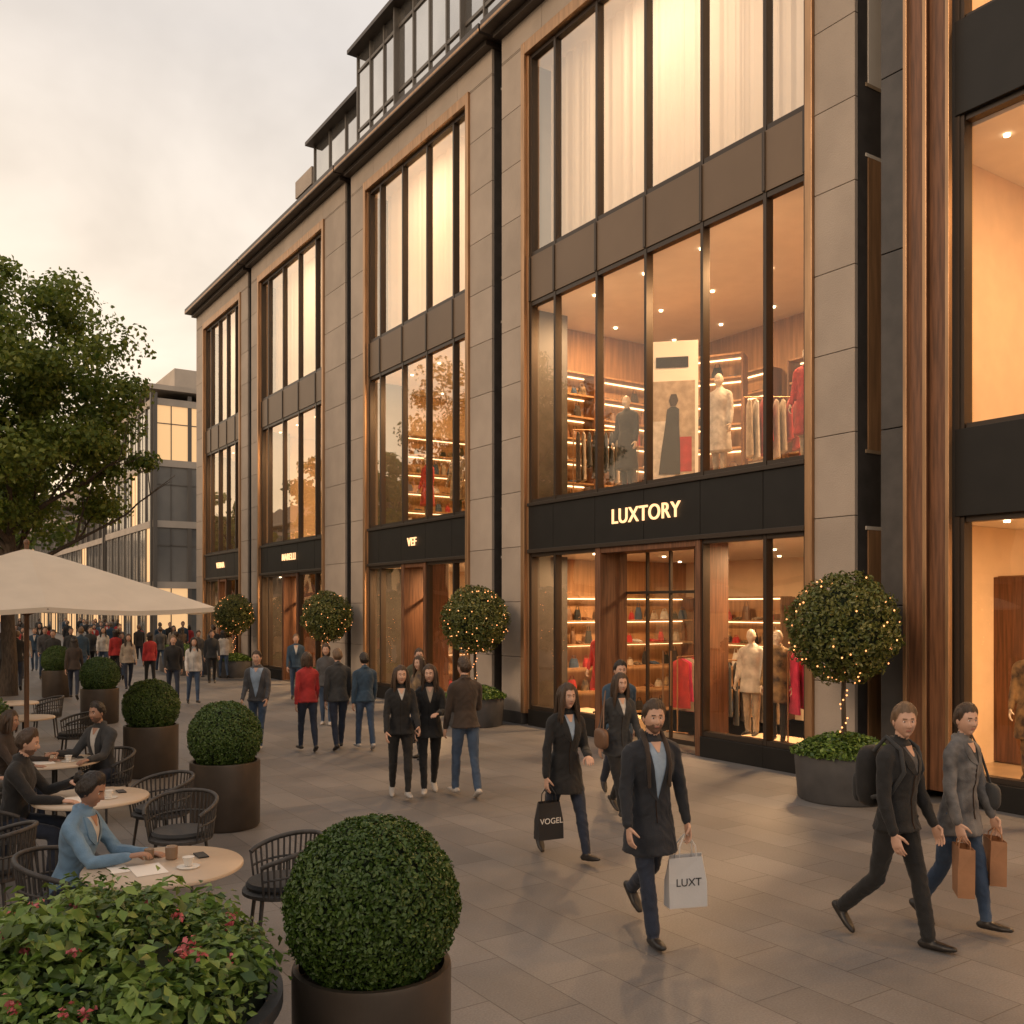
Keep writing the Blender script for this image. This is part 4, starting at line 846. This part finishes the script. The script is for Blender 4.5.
chair(1.06,7.16,-38); chair(2.45,6.75,170); chair(2.25,8.75,230); chair(.96,9.63,-25); chair(2.22,11.97,215); chair(1.08,11.92,-30); chair(.72,8.35,150); chair(.60,10.4,20); chair(2.35,9.9,200); chair(1.2,17,0); chair(2.6,16.5,180); chair(2.6,19.8,180); chair(1.3,19.4,0)
def umbrella(x,y,a=1.98,z0=2.5,z1=3.30):
    e=empty('cafe_umbrella',(x,y,0)); m=MB(); K=10
    cs=[(-1,-1),(0,-1.0),(1,-1),(1,0),(1,1),(0,1),(-1,1),(-1,0)]
    def pt(u,r):
        i=int(u)%8; f=u-int(u); c0=cs[i];c1=cs[(i+1)%8]; X=c0[0]+(c1[0]-c0[0])*f; Y=c0[1]+(c1[1]-c0[1])*f
        sag=.05*math.sin(math.pi*f)*r; return (X*a*r,Y*a*r,z1+(z0-z1)*r**1.08-sag)
    for i in range(8):
        for j in range(4):
            for k in range(K):
                u0=i+j/4;u1=i+(j+1)/4-1e-6; r0=k/K;r1=(k+1)/K
                m.quad([pt(u0,r0),pt(u0,r1),pt(u1,r1),pt(u1,r0)] if k else [pt(u0,0),pt(u0,r1),pt(u1,r1)],'canvas')
            p,q=pt(u0,1),pt(u1,1); m.quad([p,(p[0],p[1],p[2]-.06),(q[0],q[1],q[2]-.06),q],'canvas')
    m.obj('canopy',e,smooth=True)
    f=MB(); f.tube([(0,0,0.05),(0,0,z1+.06)],.032,'uwood',14); f.ell((0,0,z1+.08),(.04,.04,.05),'uwood'); f.box(-.35,.35,-.35,.35,0,.08,'planterg')
    for i in range(8):
        p=pt(i,1); q=pt(i,.05); f.tube([(q[0],q[1],q[2]-.03),(p[0],p[1],p[2]-.03)],.012,'uwood',6); h=pt(i,.5); f.tube([(0,0,z0-.12),(h[0],h[1],h[2]-.03)],.010,'uwood',6)
    f.obj('pole_and_ribs',e,smooth=True)
umbrella(1.67,14.5); umbrella(.4,22.5); umbrella(1.2,31,1.6)
# ------------------------------------------------------------ other buildings
M['offglass']=mat('office_glass',(.16,.17,.18),.08,metal=.6,vscale=.35,island=.6,col2=(.70,.66,.60))
M['warmwin']=mat('lit_window',(.6,.4,.2),.3,emit=(1,.60,.28),estr=.75)
M['lightst']=mat('pale_concrete',(.50,.43,.36),.8,var=.15,vscale=1)
def block(name,x0,x1,y0,y1,h,fl=3.6,bay=2.4,wall='lightst',seed=0,lit=.15):
    rr=random.Random(seed); e=empty(name); m=MB(); g_=MB()
    m.box(x0+.3,x1-.3,y0+.3,y1-.3,0,h-.4,'bframe')
    nf=int(h/fl)
    for f in range(1,nf+1):
        z=min(f*fl,h-.5); m.box(x0,x1,y0,y1,z,z+.4,wall)
    m.box(x0-.25,x1+.25,y0-.25,y1+.25,h-.5+.56,h+.35,'lightst')
    m.box(x0+2,x1-1,y0+3,y1-3,h+.35,h+2.2,wall)
    def col(px,py): m.box(px-.11,px+.11,py-.11,py+.11,0,h-.1,'bframe')
    for f in range(nf):
        z0=f*fl+(.41 if f else .1); z1=min((f+1)*fl,h-.5)
        n=max(1,int((y1-y0)/bay)); 
        for i in range(n):
            a=y0+(y1-y0)*i/n;b_=y0+(y1-y0)*(i+1)/n
            for xx in (x0+.12,x1-.12): k='warmwin' if (rr.random()<(.6 if f==0 else lit)) else 'offglass'; g_.box(xx-.02,xx+.02,a+.03,b_-.03,z0,z1,k)
            if f==0: col(x0+.13,a); col(x1-.13,a)
            m.box(x0+.07,x0+.09,(a+b_)/2-.03,(a+b_)/2+.03,z0,z1,'bframe')
        n=max(1,int((x1-x0)/bay))
        for i in range(n):
            a=x0+(x1-x0)*i/n;b_=x0+(x1-x0)*(i+1)/n; k='warmwin' if (rr.random()<(.6 if f==0 else lit)) else 'offglass'; g_.box(a+.03,b_-.03,y0+.10,y0+.14,z0,z1,k)
            if f==0: col(a,y0+.13)
            m.box((a+b_)/2-.03,(a+b_)/2+.03,y0+.06,y0+.09,z0,z1,'bframe'); m.box(a+.12,b_-.12,y0+.06,y0+.09,(z0+z1)/2+.5,(z0+z1)/2+.56,'bframe')
    m.obj('walls_and_frames',e); g_.obj('windows',e)
block('glass_office_building',13.3,24,58,72,15.2,seed=1,bay=2.0); block('far_shop_building',13.6,24,74,96,9.6,seed=2,lit=.3); block('far_stone_building',14,26,98,140,12,seed=3,wall='stone')
block('street_end_building',-14,30,175,190,14,seed=6,wall='stone')
block('opposite_building',-30,-17,-20,22,9.5,seed=4,wall='stone',lit=.2); block('opposite_building',-30,-17,25,70,8.5,seed=5,wall='lightst'); block('opposite_building',-30,-16,74,150,12,seed=7,wall='stone')
